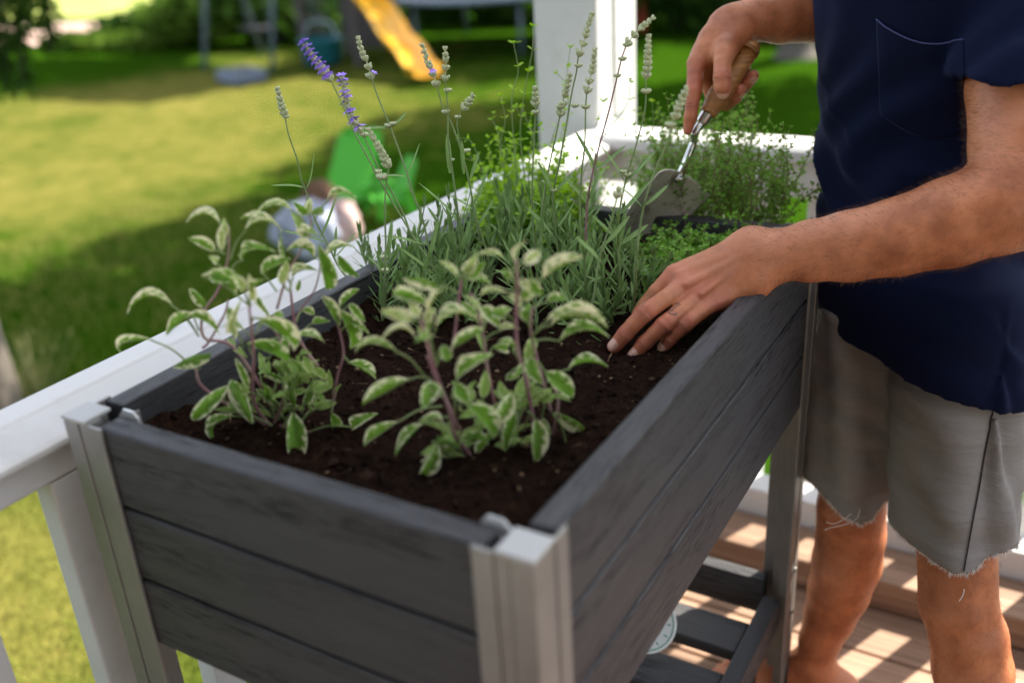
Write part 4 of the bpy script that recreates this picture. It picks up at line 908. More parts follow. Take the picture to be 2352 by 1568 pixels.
P_ += chain([(kneeN, .0500), (kneeN + cn * .16 + (.010, .0, 0), .0515), (kneeN + cn * .34 + (.012, 0, 0), .0535), (kneeN + cn * .5 + (.010, 0, 0), .0490), (kneeN + cn * .68 + (.006, .0, 0), .0400), (kneeN + cn * .85, .030), (anN, .0300)], .006, .006)
def foot(an, tx, ty):
    toe = np.array([tx, ty, .036]); d = toe - an; d[2] = 0; L = np.linalg.norm(d); d /= L; s_ = np.array([-d[1], d[0], 0]); heel = an - d * .045; heel[2] = .048; out = []
    out += [(an, heel, .030, .030, .02), (an, an + d * L * .55 + (0, 0, -.028), .030, .022, .02), (heel, an + d * L * .6 + (0, 0, -.042), .028, .022, .02)]
    out += [(an + d * L * .5 + (0, 0, -.036) + s_ * .012, an + d * L * .80 + s_ * .022 + (0, 0, -.047), .022, .0165, .02), (an + d * L * .5 + (0, 0, -.036) - s_ * .012, an + d * L * .78 - s_ * .022 + (0, 0, -.047), .022, .0165, .02)]
    for j, (o, l, r) in enumerate([(.030, 1.0, .0125), (.012, 1.0, .0088), (-.003, .97, .0085), (-.018, .93, .008), (-.031, .87, .0078)]):
        a = an + d * L * .76 + s_ * o * .9; b = an + d * L * l + s_ * o; a[2] = .034; b[2] = .030; out.append((a, b, r * 1.15, r, .005))
    return out
toe = atz(1635, 1545, .03)
P_ += foot(anF, toe[0], toe[1]); P_ += foot(anN, anN[0] - .19, anN[1] - .05)
P_ += [(TC + (0, 0, -.26), TC + (0, 0, .05), .065, .08, .03), (hipF, TC + (0, 0, -.22), .05, .055, .03), (hipN, TC + (0, 0, -.22), .05, .055, .03),
       (TC + (0, 0, .08), at(2385, -180, 1.20), .070, .055, .03), (TC + (0, 0, .08), at(2300, -420, 1.62), .075, .055, .03)]
sc_ = (at(2385, -180, 1.20) + at(2300, -420, 1.62)) / 2; nk = sc_ + FW * .05 + (0, 0, .10); hd = nk + FW * .07 + (0, 0, .12)
P_ += [(TC + (0, 0, .08), sc_, .11, .09, .05), (sc_, nk, .07, .055, .03), (nk, hd, .055, .085, .03), (hd, hd + FW * .03 + (0, 0, .05), .080, .082, .03), (hd + FW * .09 + (0, 0, -.035), hd + FW * .05 + (0, 0, -.05), .03, .04, .02), (hd + FW * .112 + (0, 0, .012), hd + FW * .095 + (0, 0, .03), .013, .008, .012)]
VB, FB = sdf_caps(P_, .0045); VB = smooth_mesh(VB, FB, 2)
V_ = np.concatenate([VL, VR, VB]); F_ = np.concatenate([FL, FR + len(VL), FB + len(VL) + len(VR)])
al = np.zeros(len(V_)); wr = np.zeros(len(V_))
for ch, js in ((mid, (2, 4)), (rin, (2, 4)), (pin, (2, 4)), (thR, (2,)), (inR, (1, 3))):
    best = np.full(len(V_), 9.0); acc = 0; cum = [0]
    for i in range(len(ch) - 1): cum.append(cum[-1] + np.linalg.norm(ch[i + 1][0] - ch[i][0]))
    A0 = np.zeros(len(V_))
    for i in range(len(ch) - 1):
        a_, b_ = ch[i][0], ch[i + 1][0]; d_ = b_ - a_; t_ = np.clip(((V_ - a_) @ d_) / (d_ @ d_), 0, 1); q_ = np.linalg.norm(V_ - a_ - t_[:, None] * d_, axis=1); m_ = q_ < best
        best[m_] = q_[m_]; A0[m_] = (cum[i] + t_ * (cum[i + 1] - cum[i]))[m_]
    m_ = best < .0145
    for jn in js:
        g = np.exp(-((A0 - cum[jn]) / .0042) ** 2) * m_; al = np.where(g > wr, A0, al); wr = np.maximum(wr, g)
red = np.zeros(len(V_))
for c, s_, k in [(ch[i][0], .010, .9) for ch in (mid, rin, pin) for i in (2, 4, 5)] + [(ch[0][0], .014, .8) for ch in (mid, rin, pin, ind)] + [(ch[i][0], .011, .8) for ch in (thR, inR, miR, riR) for i in (2, -1)] + [(inR[1][0], .014, .8), (inR[3][0], .012, .6)]:
    red = np.maximum(red, k * np.exp(-((V_ - c) ** 2).sum(1) / (2 * s_ ** 2)))
m = Mat('skin', rough=.42, spec=.36)
n1 = m.noise(m.coord(), 26, 4, .6); n2 = m.noise(m.coord(), 190, 3, .6); n3 = m.noise(m.coord((1, 1, 1)), 60, 2, .5)
c = m.ramp(n1, [(.3, (.30, .090, .035)), (.7, (.56, .205, .090))])
c = m.mix(m.ramp(n3, [(.52, 0.), (.74, .45)]), c, (.30, .095, .040))
c = m.mix(m.ramp(m.noise(m.coord(), 9, 2), [(.42, 0.), (.68, .45)]), c, (.68, .30, .17))
c = m.mix(m.attr('red'), c, (.52, .155, .100)); c = m.mix(m.ramp(n2, [(.66, 0.), (.74, .35)]), c, (.26, .10, .05)); m.color(c)
m.set('Subsurface Weight', .12); m.set('Subsurface Radius', (.012, .004, .002)); m.set('Subsurface Scale', .5)
vor = m.n('TexVoronoi', Scale=900.0); m.l(m.coord(), vor.inputs['Vector'])
wv = m.math('MULTIPLY', m.math('SINE', m.math('ADD', m.math('MULTIPLY', m.attr('al'), 3300.), m.math('MULTIPLY', n2, 3.))), m.attr('wr'))
c = m.mix(m.math('MULTIPLY', m.math('LESS_THAN', wv, -.45), .35), c, (.30, .095, .05)); m.color(c)
m.bump(wv, .5, .0012, m.bump(n2, .4, .0010, m.bump(vor.outputs[0], .2, .0005))); M['skin'] = m.m
man = thing('person', 'man in a navy pocket T-shirt and frayed grey shorts, digging with a trowel', 'person', (TC[0], TC[1], 0))
def mpart(name, me, parent=man):
    o = link(name, me, parent); o.matrix_parent_inverse = Matrix.Translation((-TC[0], -TC[1], 0)) if parent is man else Matrix.Identity(4); return o
body = mpart('body', mesh_np('body', V_, F_, [M['skin']], {'red': red, 'al': al, 'wr': wr}))

# fingernails
m = Mat('fingernail', (.66, .36, .27), .25, 0, .6); M['nail'] = m.m
def nail(tip, prev, r, up=None, ln=.0115, arc=.95):
    d = (tip - prev); d /= np.linalg.norm(d); c0 = tip - d * .0035; n = (CAM - c0) if up is None else np.array(up, float); n = n - d * (n @ d); n /= np.linalg.norm(n); s_ = np.cross(d, n)
    b = MB(); nu, nv = 7, 9; V = []
    for i in range(nu):
        u = i / (nu - 1)
        for j in range(nv):
            v = j / (nv - 1) * 2 - 1; wq = arc * (1 - .25 * abs(2 * u - 1) ** 3); a = v * wq; ed = max(abs(v), abs(2 * u - 1)) ** 6
            V.append(c0 + d * ((u - .5) * ln + (.0012 * (1 - v * v) * (1 if u > .5 else -1) * abs(2 * u - 1))) + (n * math.cos(a) + s_ * math.sin(a)) * (r + .00055 - .0009 * ed))
    b.add(V, [(i * nv + j, (i + 1) * nv + j, (i + 1) * nv + j + 1, i * nv + j + 1) for i in range(nu - 1) for j in range(nv - 1)])
    mpart('fingernail', b.mesh('fingernail', M['nail']))
for ch, up in ((mid, (-.25, -.35, 1)), (rin, (-.25, -.35, 1)), (pin, (-.25, -.35, 1))):
    nail(ch[-1][0], ch[-2][0], ch[-1][1] + .0009, np.array(CAM - ch[-1][0]) / 1.1 * .6 + np.array(up) * .5, .0115, .85)
nail(thR[-1][0], thR[-2][0], thR[-1][1] + .0008, None, .0140, .85)
nail(riR[-1][0], riR[-2][0], riR[-1][1] + .0006, (CAM - riR[-1][0]) + RM @ np.array([.9, -.5, 0]), .0115, .8)
nail(miR[-1][0], miR[-2][0], miR[-1][1] + .0006, (CAM - miR[-1][0]) * .4 + RM @ np.array([.9, -.5, 0]), .0115, .8)

bt = BVHTree.FromPolygons([tuple(v) for v in VL], [tuple(int(i) for i in f) for f in FL])
def cast(tree, px, py, off=.0003):
    r = Vector(ray(px, py)).normalized(); h = tree.ray_cast(Vector(CAM), r)
    if h[0] is None: return None
    return np.array(h[0]) + np.array(h[1]) * off * (1 if h[1].dot(r) < 0 else -1), np.array(h[1])
# small anchor-like tattoo on the ring finger
m = Mat('tattoo_ink', (.075, .085, .085), .5); b = MB()
for seg in ([(940, 868), (928, 885), (905, 905), (880, 922), (850, 945)], [(915, 868), (935, 865), (955, 880)], [(840, 935), (850, 955), (880, 965), (905, 968), (920, 960)], [(905, 978), (912, 965), (918, 950)], [(868, 925), (885, 940)]):
    q = [cast(bt, x * .24445 + 1329, y * .24445 + 485.3, .00025) for x, y in seg]; q = [k[0] for k in q if k is not None]
    if len(q) > 1: b.tube(spline(q, 4), .00052, 5)
mpart('tattoo', b.mesh('tattoo', m.m))
# arm and leg hair
m = Mat('body_hair', (.12, .055, .022), .5); m.set('Alpha', .75); M['hair'] = m.m
def hair(V, F, sel, n, ln, rr, dirv, name):
    tri = F[sel]; pick = rr.randint(0, len(tri), n); b = MB(); f = tri[pick]; w_ = rr.dirichlet((1, 1, 1, 1), n)
    p = (V[f] * w_[:, :, None]).sum(1); nn = np.cross(V[f[:, 2]] - V[f[:, 0]], V[f[:, 3]] - V[f[:, 1]]); nn /= np.linalg.norm(nn, axis=1)[:, None] + 1e-12
    VV = []; FF = []
    for i in range(n):
        d = nn[i] * .55 + dirv + rr.normal(0, .35, 3); d -= nn[i] * min(0, d @ nn[i]) * 1.2; d /= np.linalg.norm(d); L = ln * rr.uniform(.5, 1.2); s_ = np.cross(d, p[i] - CAM); s_ /= np.linalg.norm(s_) + 1e-9
        q = p[i] + d * L * .5 + nn[i] * L * .12; e = p[i] + d * L; w0 = .00012; k = len(VV)
        VV += [p[i] - s_ * w0, p[i] + s_ * w0, q + s_ * w0 * .8, q - s_ * w0 * .8, e]; FF += [(k, k + 1, k + 2, k + 3), (k + 3, k + 2, k + 4)]
    b.add(VV, FF); o = mpart(name, b.mesh(name, M['hair'])); stuff(o)
cen = VL[FL].mean(1); ua = np.array(fore[2][0]); ub = elb
tt = ((cen - ua) @ (ub - ua)) / ((ub - ua) @ (ub - ua))
hair(VL, FL, (tt > -.25) & (tt < .95), 4200, .0100, np.random.RandomState(3), (ua - ub) / np.linalg.norm(ub - ua) * .7, 'arm_hair')
cen = VR[FR].mean(1); ua = np.array(foreR[1][0]); ub = np.array(foreR[4][0]); tt = ((cen - ua) @ (ub - ua)) / ((ub - ua) @ (ub - ua))
hair(VR, FR, (tt > -.15) & (tt < .95), 2200, .0085, np.random.RandomState(4), (ua - ub) / np.linalg.norm(ub - ua) * .7, 'arm_hair')
cen = VB[FB].mean(1)
hair(VB, FB, (cen[:, 2] < .46) & (cen[:, 2] > .12), 2600, .009, np.random.RandomState(5), np.array([0, 0, -.8]), 'leg_hair')

# ---- T-shirt: open hems, folds, chest pocket
def cloth_sdf(fn, lo, hi, h):
    n = np.ceil((np.array(hi) - lo) / h).astype(int) + 1
    X, Y, Z = np.meshgrid(*[lo[i] + h * np.arange(n[i], dtype=np.float32) for i in range(3)], indexing='ij')
    D, hem = fn(X, Y, Z)
    D[0] = D[-1] = .1; D[:, 0] = D[:, -1] = .1; D[:, :, 0] = D[:, :, -1] = .1
    Dc = np.maximum(D, hem); V, F = nets(Dc, np.array(lo), h)
    return V, F
def smin(a, b, k):
    h = np.clip(.5 + .5 * (b - a) / k, 0, 1); return b * (1 - h) + a * h - k * h * (1 - h)
def capd(X, Y, Z, a, b, ra, rb):
    d = b - a; t = np.clip(((X - a[0]) * d[0] + (Y - a[1]) * d[1] + (Z - a[2]) * d[2]) / (d @ d), 0, 1)
    return np.sqrt((X - a[0] - t * d[0]) ** 2 + (Y - a[1] - t * d[1]) ** 2 + (Z - a[2] - t * d[2]) ** 2) - (ra + (rb - ra) * t), t
shL, shR = at(2385, -180, 1.20), at(2300, -420, 1.62)
HEMZ = .692
def torso(X, Y, Z):
    z = (Z - TC[2]); ln_ = .15 * np.clip(z, -.3, .25); ns_ = .36 * np.clip(-z - .02, 0, .25); cx = TC[0] + ln_ * FW[0] + ns_ * .2; cy = TC[1] + ln_ * FW[1] - ns_ * .98
    u = (X - cx) * LF[0] + (Y - cy) * LF[1]; v = (X - cx) * FW[0] + (Y - cy) * FW[1]
    a = .170 + .012 * np.clip(-z / .2, -1, 1) + .02 * np.clip((z - .1) / .2, 0, 1); c = .131 + .002 * np.clip(-z / .15, -1, 1)
    ang = np.arctan2(v / c, u / a); k = np.sqrt((u / a) ** 2 + (v / c) ** 2)
    d = (k - 1) * np.minimum(a, c)
    # folds: drapes swinging from the armpit down to the belly, plus gathers above the hem
    s1 = u * .9 - z * .75; s2 = u * .35 + z * 1.0 + .25 * v
    f = .0085 * np.sin(s2 * 62 + 2.0 * np.sin(u * 19) + 1.2) * np.exp(-((z + .03) / .10) ** 2)
    f += .0075 * np.sin(ang * 7 + z * 9 + .6) * np.clip((.08 - z) / .2, 0, 1) 
    f += .0065 * np.sin(s1 * 75 + 1.5 * np.sin(z * 25)) * np.exp(-((u - .06) / .09) ** 2) * np.exp(-((z - .10) / .12) ** 2)
    f += .0075 * (1 - np.abs(np.sin(s2 * 21 + .8 * np.sin(u * 13)))) ** 4 * np.exp(-((z - .0) / .16) ** 2); f += .0028 * (1 - np.abs(np.sin(ang * 3.1 + z * 5 + 1))) ** 4 * np.clip((.1 - z) / .2, 0, 1)
    f += .0048 * np.sin(z * 85 + u * 22 + 2 * np.sin(ang * 3)) * np.exp(-((z + .15) / .07) ** 2)
    return d - f, u, v, z
# ---- shorts
def shorts_raw(X, Y, Z):
    hz = np.float32(1)
    kF = kneeF + (0, 0, -.03); kN = kneeN + (.004, 0, -.03)
    a, ta = capd(X, Y, Z, hipF, kF, .076, .066); b_, tb = capd(X, Y, Z, hipN, kN, .084, .081)
    for d_, t, sgn in ((a, ta, 1), (b_, tb, -1)): pass
    fold = lambda px, py, ph: .0030 * np.sin(Z * 95 + X * 30 + ph + 2.2 * np.sin(Y * 30 + Z * 12)) * (.4 + .6 * np.sin(Z * 17 + ph) ** 2) + .0065 * np.sin(np.arctan2(Y - py, X - px) * 4 + Z * 14 + ph) 
    a = a - fold(kF[0], kF[1], .5); b_ = b_ - fold(kN[0], kN[1], 2.)
    e, _ = capd(X, Y, Z, hipF + (0, 0, .03), hipN + (0, 0, .03), .070, .084)
    d = smin(smin(a, b_, .018), e, .03)
    return d, a < b_, kF, kN, smin(b_, e, .02)
cufZ = at(2290, 196, 1.035)[2]
def shirt_fn(X, Y, Z):
    d, u, v, z = torso(X, Y, Z)
    h1, _ = capd(X, Y, Z, hipN + np.array([0, 0, -.10]), TC + np.array([0, 0, -.06]), .116, .112); h1 = h1 - .004 * np.sin(np.arctan2(Y - hipN[1], X - hipN[0]) * 6 + Z * 10); d = smin(d, h1, .05)
    h2, _ = capd(X, Y, Z, hipF + np.array([.012, 0, -.04]), TC + np.array([0, 0, -.06]), .070, .09); d = smin(d, h2, .04)
    ds_ = shorts_raw(X, Y, Z)[4] - .010 + .6 * np.clip(Z - HEMZ - .14, 0, 1); d = smin(d, ds_, .03)
    top = sc_ + np.array([0, 0, -.02]); d2, _ = capd(X, Y, Z, TC + (0, 0, .10), top, .125, .10); d = smin(d2, d, .05); d = np.maximum(d, Z - (sc_[2] + .06))
    cufL = at(2345, 190, 1.107); e, t = capd(X, Y, Z, shL, cufL + (cufL - shL) * .25, .080, .076)
    e -= .003 * np.sin(t * 26 + X * 60) + .002 * np.sin(Y * 90)
    e2, _ = capd(X, Y, Z, shL, sc_, .078, .09); d = smin(d, e2, .03)
    ax_ = (cufL - shL) / np.linalg.norm(cufL - shL); hemL = (cufZ - Z) + .0025 * np.sin(X * 90) + (X - cufL[0]) * .05
    e = np.maximum(e, hemL)
    cufR = at(2170, -90, 1.51); g, _ = capd(X, Y, Z, shR, cufR, .078, .072); e3, _ = capd(X, Y, Z, shR, sc_, .078, .09); d = smin(d, e3, .03)
    d = smin(d, e, .012); d = smin(d, g, .02)
    hz = HEMZ + .004 * np.sin(u * 11 + 1) - .008 * np.clip(u / .17, -1, 1) + .030 * np.clip(v / .13, 0, 1)
    return d, hz - Z
lo = (TC[0] - .27, TC[1] - .36, HEMZ - .04); hi = (TC[0] + .33, TC[1] + .42, max(shL[2], sc_[2]) + .10)
VT, FT = cloth_sdf(shirt_fn, lo, hi, .0048)
VT, FT = compact(VT, FT); VT = smooth_mesh(VT, FT, 2)
m = Mat('navy_cotton', (.006, .010, .043), .9, 0, .06); 
n1 = m.noise(m.coord(), 900, 2, .6); n2 = m.noise(m.coord(), 30, 3)
m.color(m.mix(m.ramp(n1, [(.45, 0.), (.75, .6)]), (.0038, .0060, .021), (.010, .015, .043))); m.set('Sheen Weight', .09); m.set('Sheen Roughness', .45); m.set('Sheen Tint', (.4, .48, 1, 1)); m.bump(n1, .25, .0006); M['navy'] = m.m
shirt = mpart('t_shirt', mesh_np('t_shirt', VT, FT, [M['navy']]))
st_ = BVHTree.FromPolygons([tuple(v) for v in VT], [tuple(int(i) for i in f) for f in FT])
def decal(tree, pts, w0, mat, name, parent, off=.0006, thick=.0009):   # piping laid along traced points
    pts = spline(pts, 10); q = [cast(tree, x, y, off) for x, y in pts]; q = [k[0] for k in q if k is not None]
    if len(q) < 2: return
    b = MB(); b.tube(spline(q, 3), w0, 6); return mpart(name, b.mesh(name, mat), parent)
# pocket: a sewn patch lying on the chest
TL, TR, BR, BL = (2014, 44), (2214, 92), (2222, 300), (2022, 262)
topc = lambda s: (TL[0] + (TR[0] - TL[0]) * s, TL[1] + (TR[1] - TL[1]) * s + 26 * math.sin(math.pi * s))
botc = lambda s: (BL[0] + (BR[0] - BL[0]) * s, BL[1] + (BR[1] - BL[1]) * s + 34 * math.sin(math.pi * s))
nu, nv = 34, 34; V = []; ok = True
for i in range(nu):
    for j in range(nv):
        s_, t_ = i / (nu - 1), j / (nv - 1); a, b_ = topc(s_), botc(s_); x = a[0] + (b_[0] - a[0]) * t_; y = a[1] + (b_[1] - a[1]) * t_
        k = cast(st_, x, y, 0); e = min(s_, 1 - s_, 1 - t_); puff = .0010 + .0026 * min(1, e / .12) + (.0035 * (1 - t_) ** 3 * math.sin(math.pi * s_))
        if k is None: ok = False; break
        V.append(k[0] + k[1] * puff * (1 if k[1] @ ray(x, y) < 0 else -1))
if ok:
    b = MB(); b.add(V, [(i * nv + j, i * nv + j + 1, (i + 1) * nv + j + 1, (i + 1) * nv + j) for i in range(nu - 1) for j in range(nv - 1)])
    pk = mpart('pocket', b.mesh('pocket', M['navy']), shirt); sm = pk.modifiers.new('thick', 'SOLIDIFY'); sm.thickness = .0012; sm.offset = 0
    m = Mat('navy_thread', (.03, .035, .12), .7); M['thread'] = m.m
    b = MB(); b.tube([V[i * nv] + ray(2100, 90) * -.0006 for i in range(nu)], .0011, 6); mpart('pocket_hem', b.mesh('pocket_hem', M['thread']), shirt)
def shorts_fn(X, Y, Z):
    d, isF, kF, kN, _ = shorts_raw(X, Y, Z)
    vv_ = (X - TC[0]) * FW[0] + (Y - TC[1]) * FW[1]; d = np.maximum(d, Z - (HEMZ + .014 + .05 * np.clip(vv_ / .13, 0, 1)))
    uF = (X - kF[0]); uN = (X - kN[0])
    hemF = zF + .016 * np.sin(uF * 38 + Y * 20 + .8) + .10 * uF * -.5; hemN = zN + .012 * np.sin(uN * 30 + Y * 26) + .02 * uN
    hemF = hemF + .0016 * np.sin(X * 900) * np.sin(Y * 800); hemN = hemN + .0016 * np.sin(X * 850 + 1) * np.sin(Y * 900)
    return d, np.where(isF, hemF, hemN) - Z
zF = (at(1960, 1140, 1.46))[2]; zN = (at(2190, 1335, 1.25))[2] + .012
zF = max(.36, zF); 
lo = (min(hipF[0], kneeF[0]) - .14, min(hipN[1], kneeN[1]) - .14, min(zF, zN) - .05); hi = (max(hipN[0], kneeN[0]) + .14, max(hipF[1], kneeF[1]) + .14, hipF[2] + .17)
VS, FS = cloth_sdf(shorts_fn, lo, hi, .0046)
c = VS[FS].mean(1); nn = np.cross(VS[FS[:, 2]] - VS[FS[:, 0]], VS[FS[:, 3]] - VS[FS[:, 1]]); nn /= np.linalg.norm(nn, axis=1)[:, None]
FS = FS[~((nn[:, 2] < -.75) & (c[:, 2] < max(zF, zN) + .03))]; VS, FS = compact(VS, FS); VS = smooth_mesh(VS, FS, 2)
print('zF,zN', zF, zN, 'knees', kneeF, kneeN, 'ank', anF, anN, 'TC', TC, 'hips', hipF, hipN, 'sh', shL, shR)
m = Mat('grey_twill', (.24, .22, .21), .95, 0, .04)
wv = m.n('TexWave', _wave_type='BANDS', _bands_direction='Z', Scale=330.0, Distortion=3.0); m.l(m.coord((1, 1, 1)), wv.inputs[0]); cr = m.noise(m.coord((11, 11, 38)), 1, 6, .66, .9); cr2 = m.noise(m.coord(), 900, 2)
m.color(m.mix(m.ramp(cr, [(.35, 0.), (.7, 1.)]), (.215, .198, .188), (.262, .245, .234))); m.bump(cr, .55, .006, m.bump(wv.outputs[0], .15, .0005)); M['twill'] = m.m
shorts = mpart('shorts', mesh_np('shorts', VS, FS, [M['twill']])); sm = shorts.modifiers.new('thick', 'SOLIDIFY'); sm.thickness = .0018; sm.offset = -1
tS = BVHTree.FromPolygons([tuple(v) for v in VS], [tuple(int(i) for i in f) for f in FS])
m = Mat('dark_seam', (.02, .018, .02), .8)
decal(tS, [(2290, 905), (2272, 980), (2258, 1050), (2247, 1120), (2232, 1200), (2218, 1280), (2206, 1352)], .0010, m.m, 'seam', shorts, .0016)
m = Mat('frayed_thread', (.70, .66, .64), .9); M['fray'] = m.m
# fray along both hems
bd = {}
for f in FS:
    for a, b_ in ((f[0], f[1]), (f[1], f[2]), (f[2], f[3]), (f[3], f[0])):
        k = (min(a, b_), max(a, b_)); bd[k] = bd.get(k, 0) + 1
ed = [k for k, n_ in bd.items() if n_ == 1 and VS[k[0]][2] < max(zF, zN) + .04]
b = MB(); rr = random.Random(5)
for k in ed:
    for q in range(7):
        t_ = rr.random(); p = VS[k[0]] * (1 - t_) + VS[k[1]] * t_; L = rr.uniform(.002, .0065); d = np.array([rr.gauss(0, .45), rr.gauss(0, .45), -1 + rr.random() * .5]); s_ = np.array([rr.gauss(0, 1), rr.gauss(0, 1), 0]); s_ = s_ / (np.linalg.norm(s_) + 1e-6) * .00045
        b.add([p - s_ + (0, 0, .002), p + s_ + (0, 0, .002), p + d * L + s_ * .5, p + d * L - s_ * .5], [(0, 1, 2, 3)])
o = mpart('frayed_hem', b.mesh('frayed_hem', M['fray']), shorts); stuff(o)
for pts, d in (([(1956, 1178), (1938, 1192), (1915, 1202), (1898, 1198)], 1.405), ([(1975, 1168), (1968, 1190), (1940, 1204), (1905, 1212), (1893, 1218)], 1.405), ([(2215, 1352), (2212, 1366), (2203, 1380)], 1.235)):
    b = MB(); b.tube(spline([at(x, y, d) for x, y in pts], 5), .00055, 5); mpart('loose_thread', b.mesh('loose_thread', M['fray']), shorts)
# sandals
m = Mat('black_strap', (.018, .018, .018), .6); m.bump(m.noise(m.coord(), 600, 2), .3, .0005); M['strap'] = m.m
tB = BVHTree.FromPolygons([tuple(v) for v in VB], [tuple(int(i) for i in f) for f in FB])
def sandal(an, toe):
    d = np.array(toe) - an; d[2] = 0; L = np.linalg.norm(d); d /= L; s_ = np.array([-d[1], d[0], 0]); b = MB()
    out = [(-.08, .0), (-.07, .028), (-.02, .034), (.05, .032), (.11, .044), (.16, .046), (.20, .034), (.222, .0), (.20, -.03), (.16, -.044), (.11, -.042), (.05, -.03), (-.02, -.032), (-.07, -.026)]
    q = spline([(a * L / .205, b_) for a, b_ in out + out[:1]], 3)[:-1]
    b.prism([tuple((np.array([an[0], an[1]]) + d[:2] * a + s_[:2] * b_)) for a, b_ in q], .003, .020); sole = mpart('sandal_sole', b.mesh('sandal_sole', M['strap'], False))
    for u, w_, skew in ((.62, .026, .0), (.30, .022, .1)):
        V = []; n = 20
        for i in range(n):
            a = math.pi * i / (n - 1) * 1.06 - .09; cc = an + d * L * u; cc[2] = .030; rd = s_ * math.cos(a) + np.array([0, 0, 1.]) * math.sin(a)
            for e in (-.5, .5):
                p0 = cc + d * w_ * e + rd * .15; h_ = tB.ray_cast(Vector(p0), Vector(-rd))
                V.append(np.array(h_[0]) + rd * .0016 if h_[0] is not None and (Vector(p0) - h_[0]).length < .14 else cc + d * w_ * e + rd * .04)
        b = MB(); b.add(V, [(2 * i, 2 * i + 1, 2 * i + 3, 2 * i + 2) for i in range(n - 1)]); o = mpart('sandal_strap', b.mesh('sandal_strap', M['strap'])); sm = o.modifiers.new('t', 'SOLIDIFY'); sm.thickness = .0025; sm.offset = 1
sandal(anF, toe); sandal(anN, np.array([anN[0] - .19, anN[1] - .05, 0]))
# short hair on the head, above the frame
m = Mat('brown_hair', (.06, .035, .02), .7); b = MB()
b.lathe([(.0001, .088), (.04, .078), (.072, .048), (.088, .0), (.086, -.03), (.06, -.045)], 24, Matrix.Translation(hd + FW * .004 + (0, 0, .045))); mpart('hair', b.mesh('hair', m.m))

# ---- trowel
tw = thing('garden_trowel', 'steel hand trowel with a worn wooden handle and measuring marks on its blade', 'trowel', tuple(hB))
def tpart(name, b, mat, smooth=True, parent=None):
    shift(b, hB); return b.build(name, mat, parent or tw, smooth)
m = Mat('worn_beech', rough=.5)
g = m.noise(m.coord((6, 6, 60)), 4, 4, .6, .5); g2 = m.noise(m.coord(), 45, 4, .6)
c = m.ramp(g, [(.3, (.24, .095, .025)), (.7, (.50, .235, .070))]); m.color(m.mix(m.ramp(g2, [(.56, 0.), (.72, .75)]), c, (.10, .045, .022))); m.bump(g, .15, .0006); M['beech'] = m.m
ax = (hA - hB); HL = np.linalg.norm(ax); ax /= HL; Mh = Matrix.Translation(hB) @ Vector(ax).to_track_quat('Z', 'Y').to_matrix().to_4x4()
b = MB(); b.lathe([(.0001, 0), (.0108, 0), (.0126, .0025), (.0126, .006), (.0118, .0075), (.0145, .016), (.0168, .030), (.0158, .048), (.0138, .068), (.0134, .088), (.0145, .108), (.0150, HL - .012), (.0138, HL - .004), (.0100, HL + .004), (.0001, HL + .007)], 32, Mh); tpart('handle', b, M['beech'])
m = Mat('worn_steel', (.50, .47, .44), .30, .25)
n1 = m.noise(m.coord(), 40, 5, .7); n2 = m.noise(m.coord((1, 1, 1)), 300, 3, .7)
dirt = m.ramp(n1, [(.52, 0.), (.62, 1.)]); c = m.mix(m.math('MULTIPLY', dirt, .8), (.66, .59, .53), (.30, .23, .18)); m.color(m.mix(m.ramp(n2, [(.66, 0.), (.72, .6)]), c, (.06, .04, .03))); m.rough(m.ramp(n1, [(.35, .28), (.65, .55)])); 
m.bump(n2, .1, .0004); M['steel'] = m.m
m = Mat('bright_steel', (.62, .61, .60), .22, 1.0); M['ferr'] = m.m
b = MB(); b.lathe([(.0001, -.0155), (.0078, -.0155), (.0086, -.014), (.0096, .0010), (.0100, .0022), (.0001, .0022)], 24, Mh); tpart('ferrule', b, M['ferr'])
sock = at(1562, 402, 1.378)
b = MB(); e0 = hB - ax * .012; c = spline([e0, e0 - ax * .020, at(1593, 325, 1.362), at(1578, 365, 1.368), sock, at(1556, 420, 1.376)], 8)
b.tube(c, np.interp(np.linspace(0, 1, len(c)), [0, .3, .8, .93, 1], [.0060, .0054, .0058, .0082, .0045]), 14); tpart('neck', b, M['ferr'])
tipT = at(1438, 536, 1.442)
bx = sock - tipT; bl = np.linalg.norm(bx); bx /= bl; wv_ = at(1625, 393, 1.409) - at(1505, 355, 1.352); wv_ -= bx * (wv_ @ bx); wid = np.linalg.norm(wv_) * 1.08; wv_ /= np.linalg.norm(wv_); nb = np.cross(bx, wv_); nb *= np.sign(nb @ (CAM - sock))
print('blade len', bl, 'wid', wid)
V = []; nu, nv = 26, 16; UU = []
for i in range(nu):
    u = i / (nu - 1)
    hw = wid * .5 * (np.interp(u, [0, .02, .06, .14, .28, .45, .65, .85, 1], [.02, .12, .25, .46, .72, .90, .99, 1.0, 1.0]))
    for j in range(-nv, nv + 1):
        v = j / nv; rise = .020 * (abs(v) ** 2.2) * (hw / (wid * .5)) + .0015 * max(0, 1 - abs(v) * 6) * (u > .5) * -1
        back = .004 * (abs(v) ** 2) * (1 if u > .97 else 0)
        V.append(tipT + bx * (u * (bl + .004) - back) + wv_ * v * hw + nb * (rise - .010 * (1 - u) * 0)); 
k = 2 * nv + 1
b = MB(); b.add(V, [(i * k + j, i * k + j + 1, (i + 1) * k + j + 1, (i + 1) * k + j) for i in range(nu - 1) for j in range(k - 1)])
bl_o = tpart('blade', b, M['steel']); sm = bl_o.modifiers.new('t', 'SOLIDIFY'); sm.thickness = .0016; sm.offset = 0
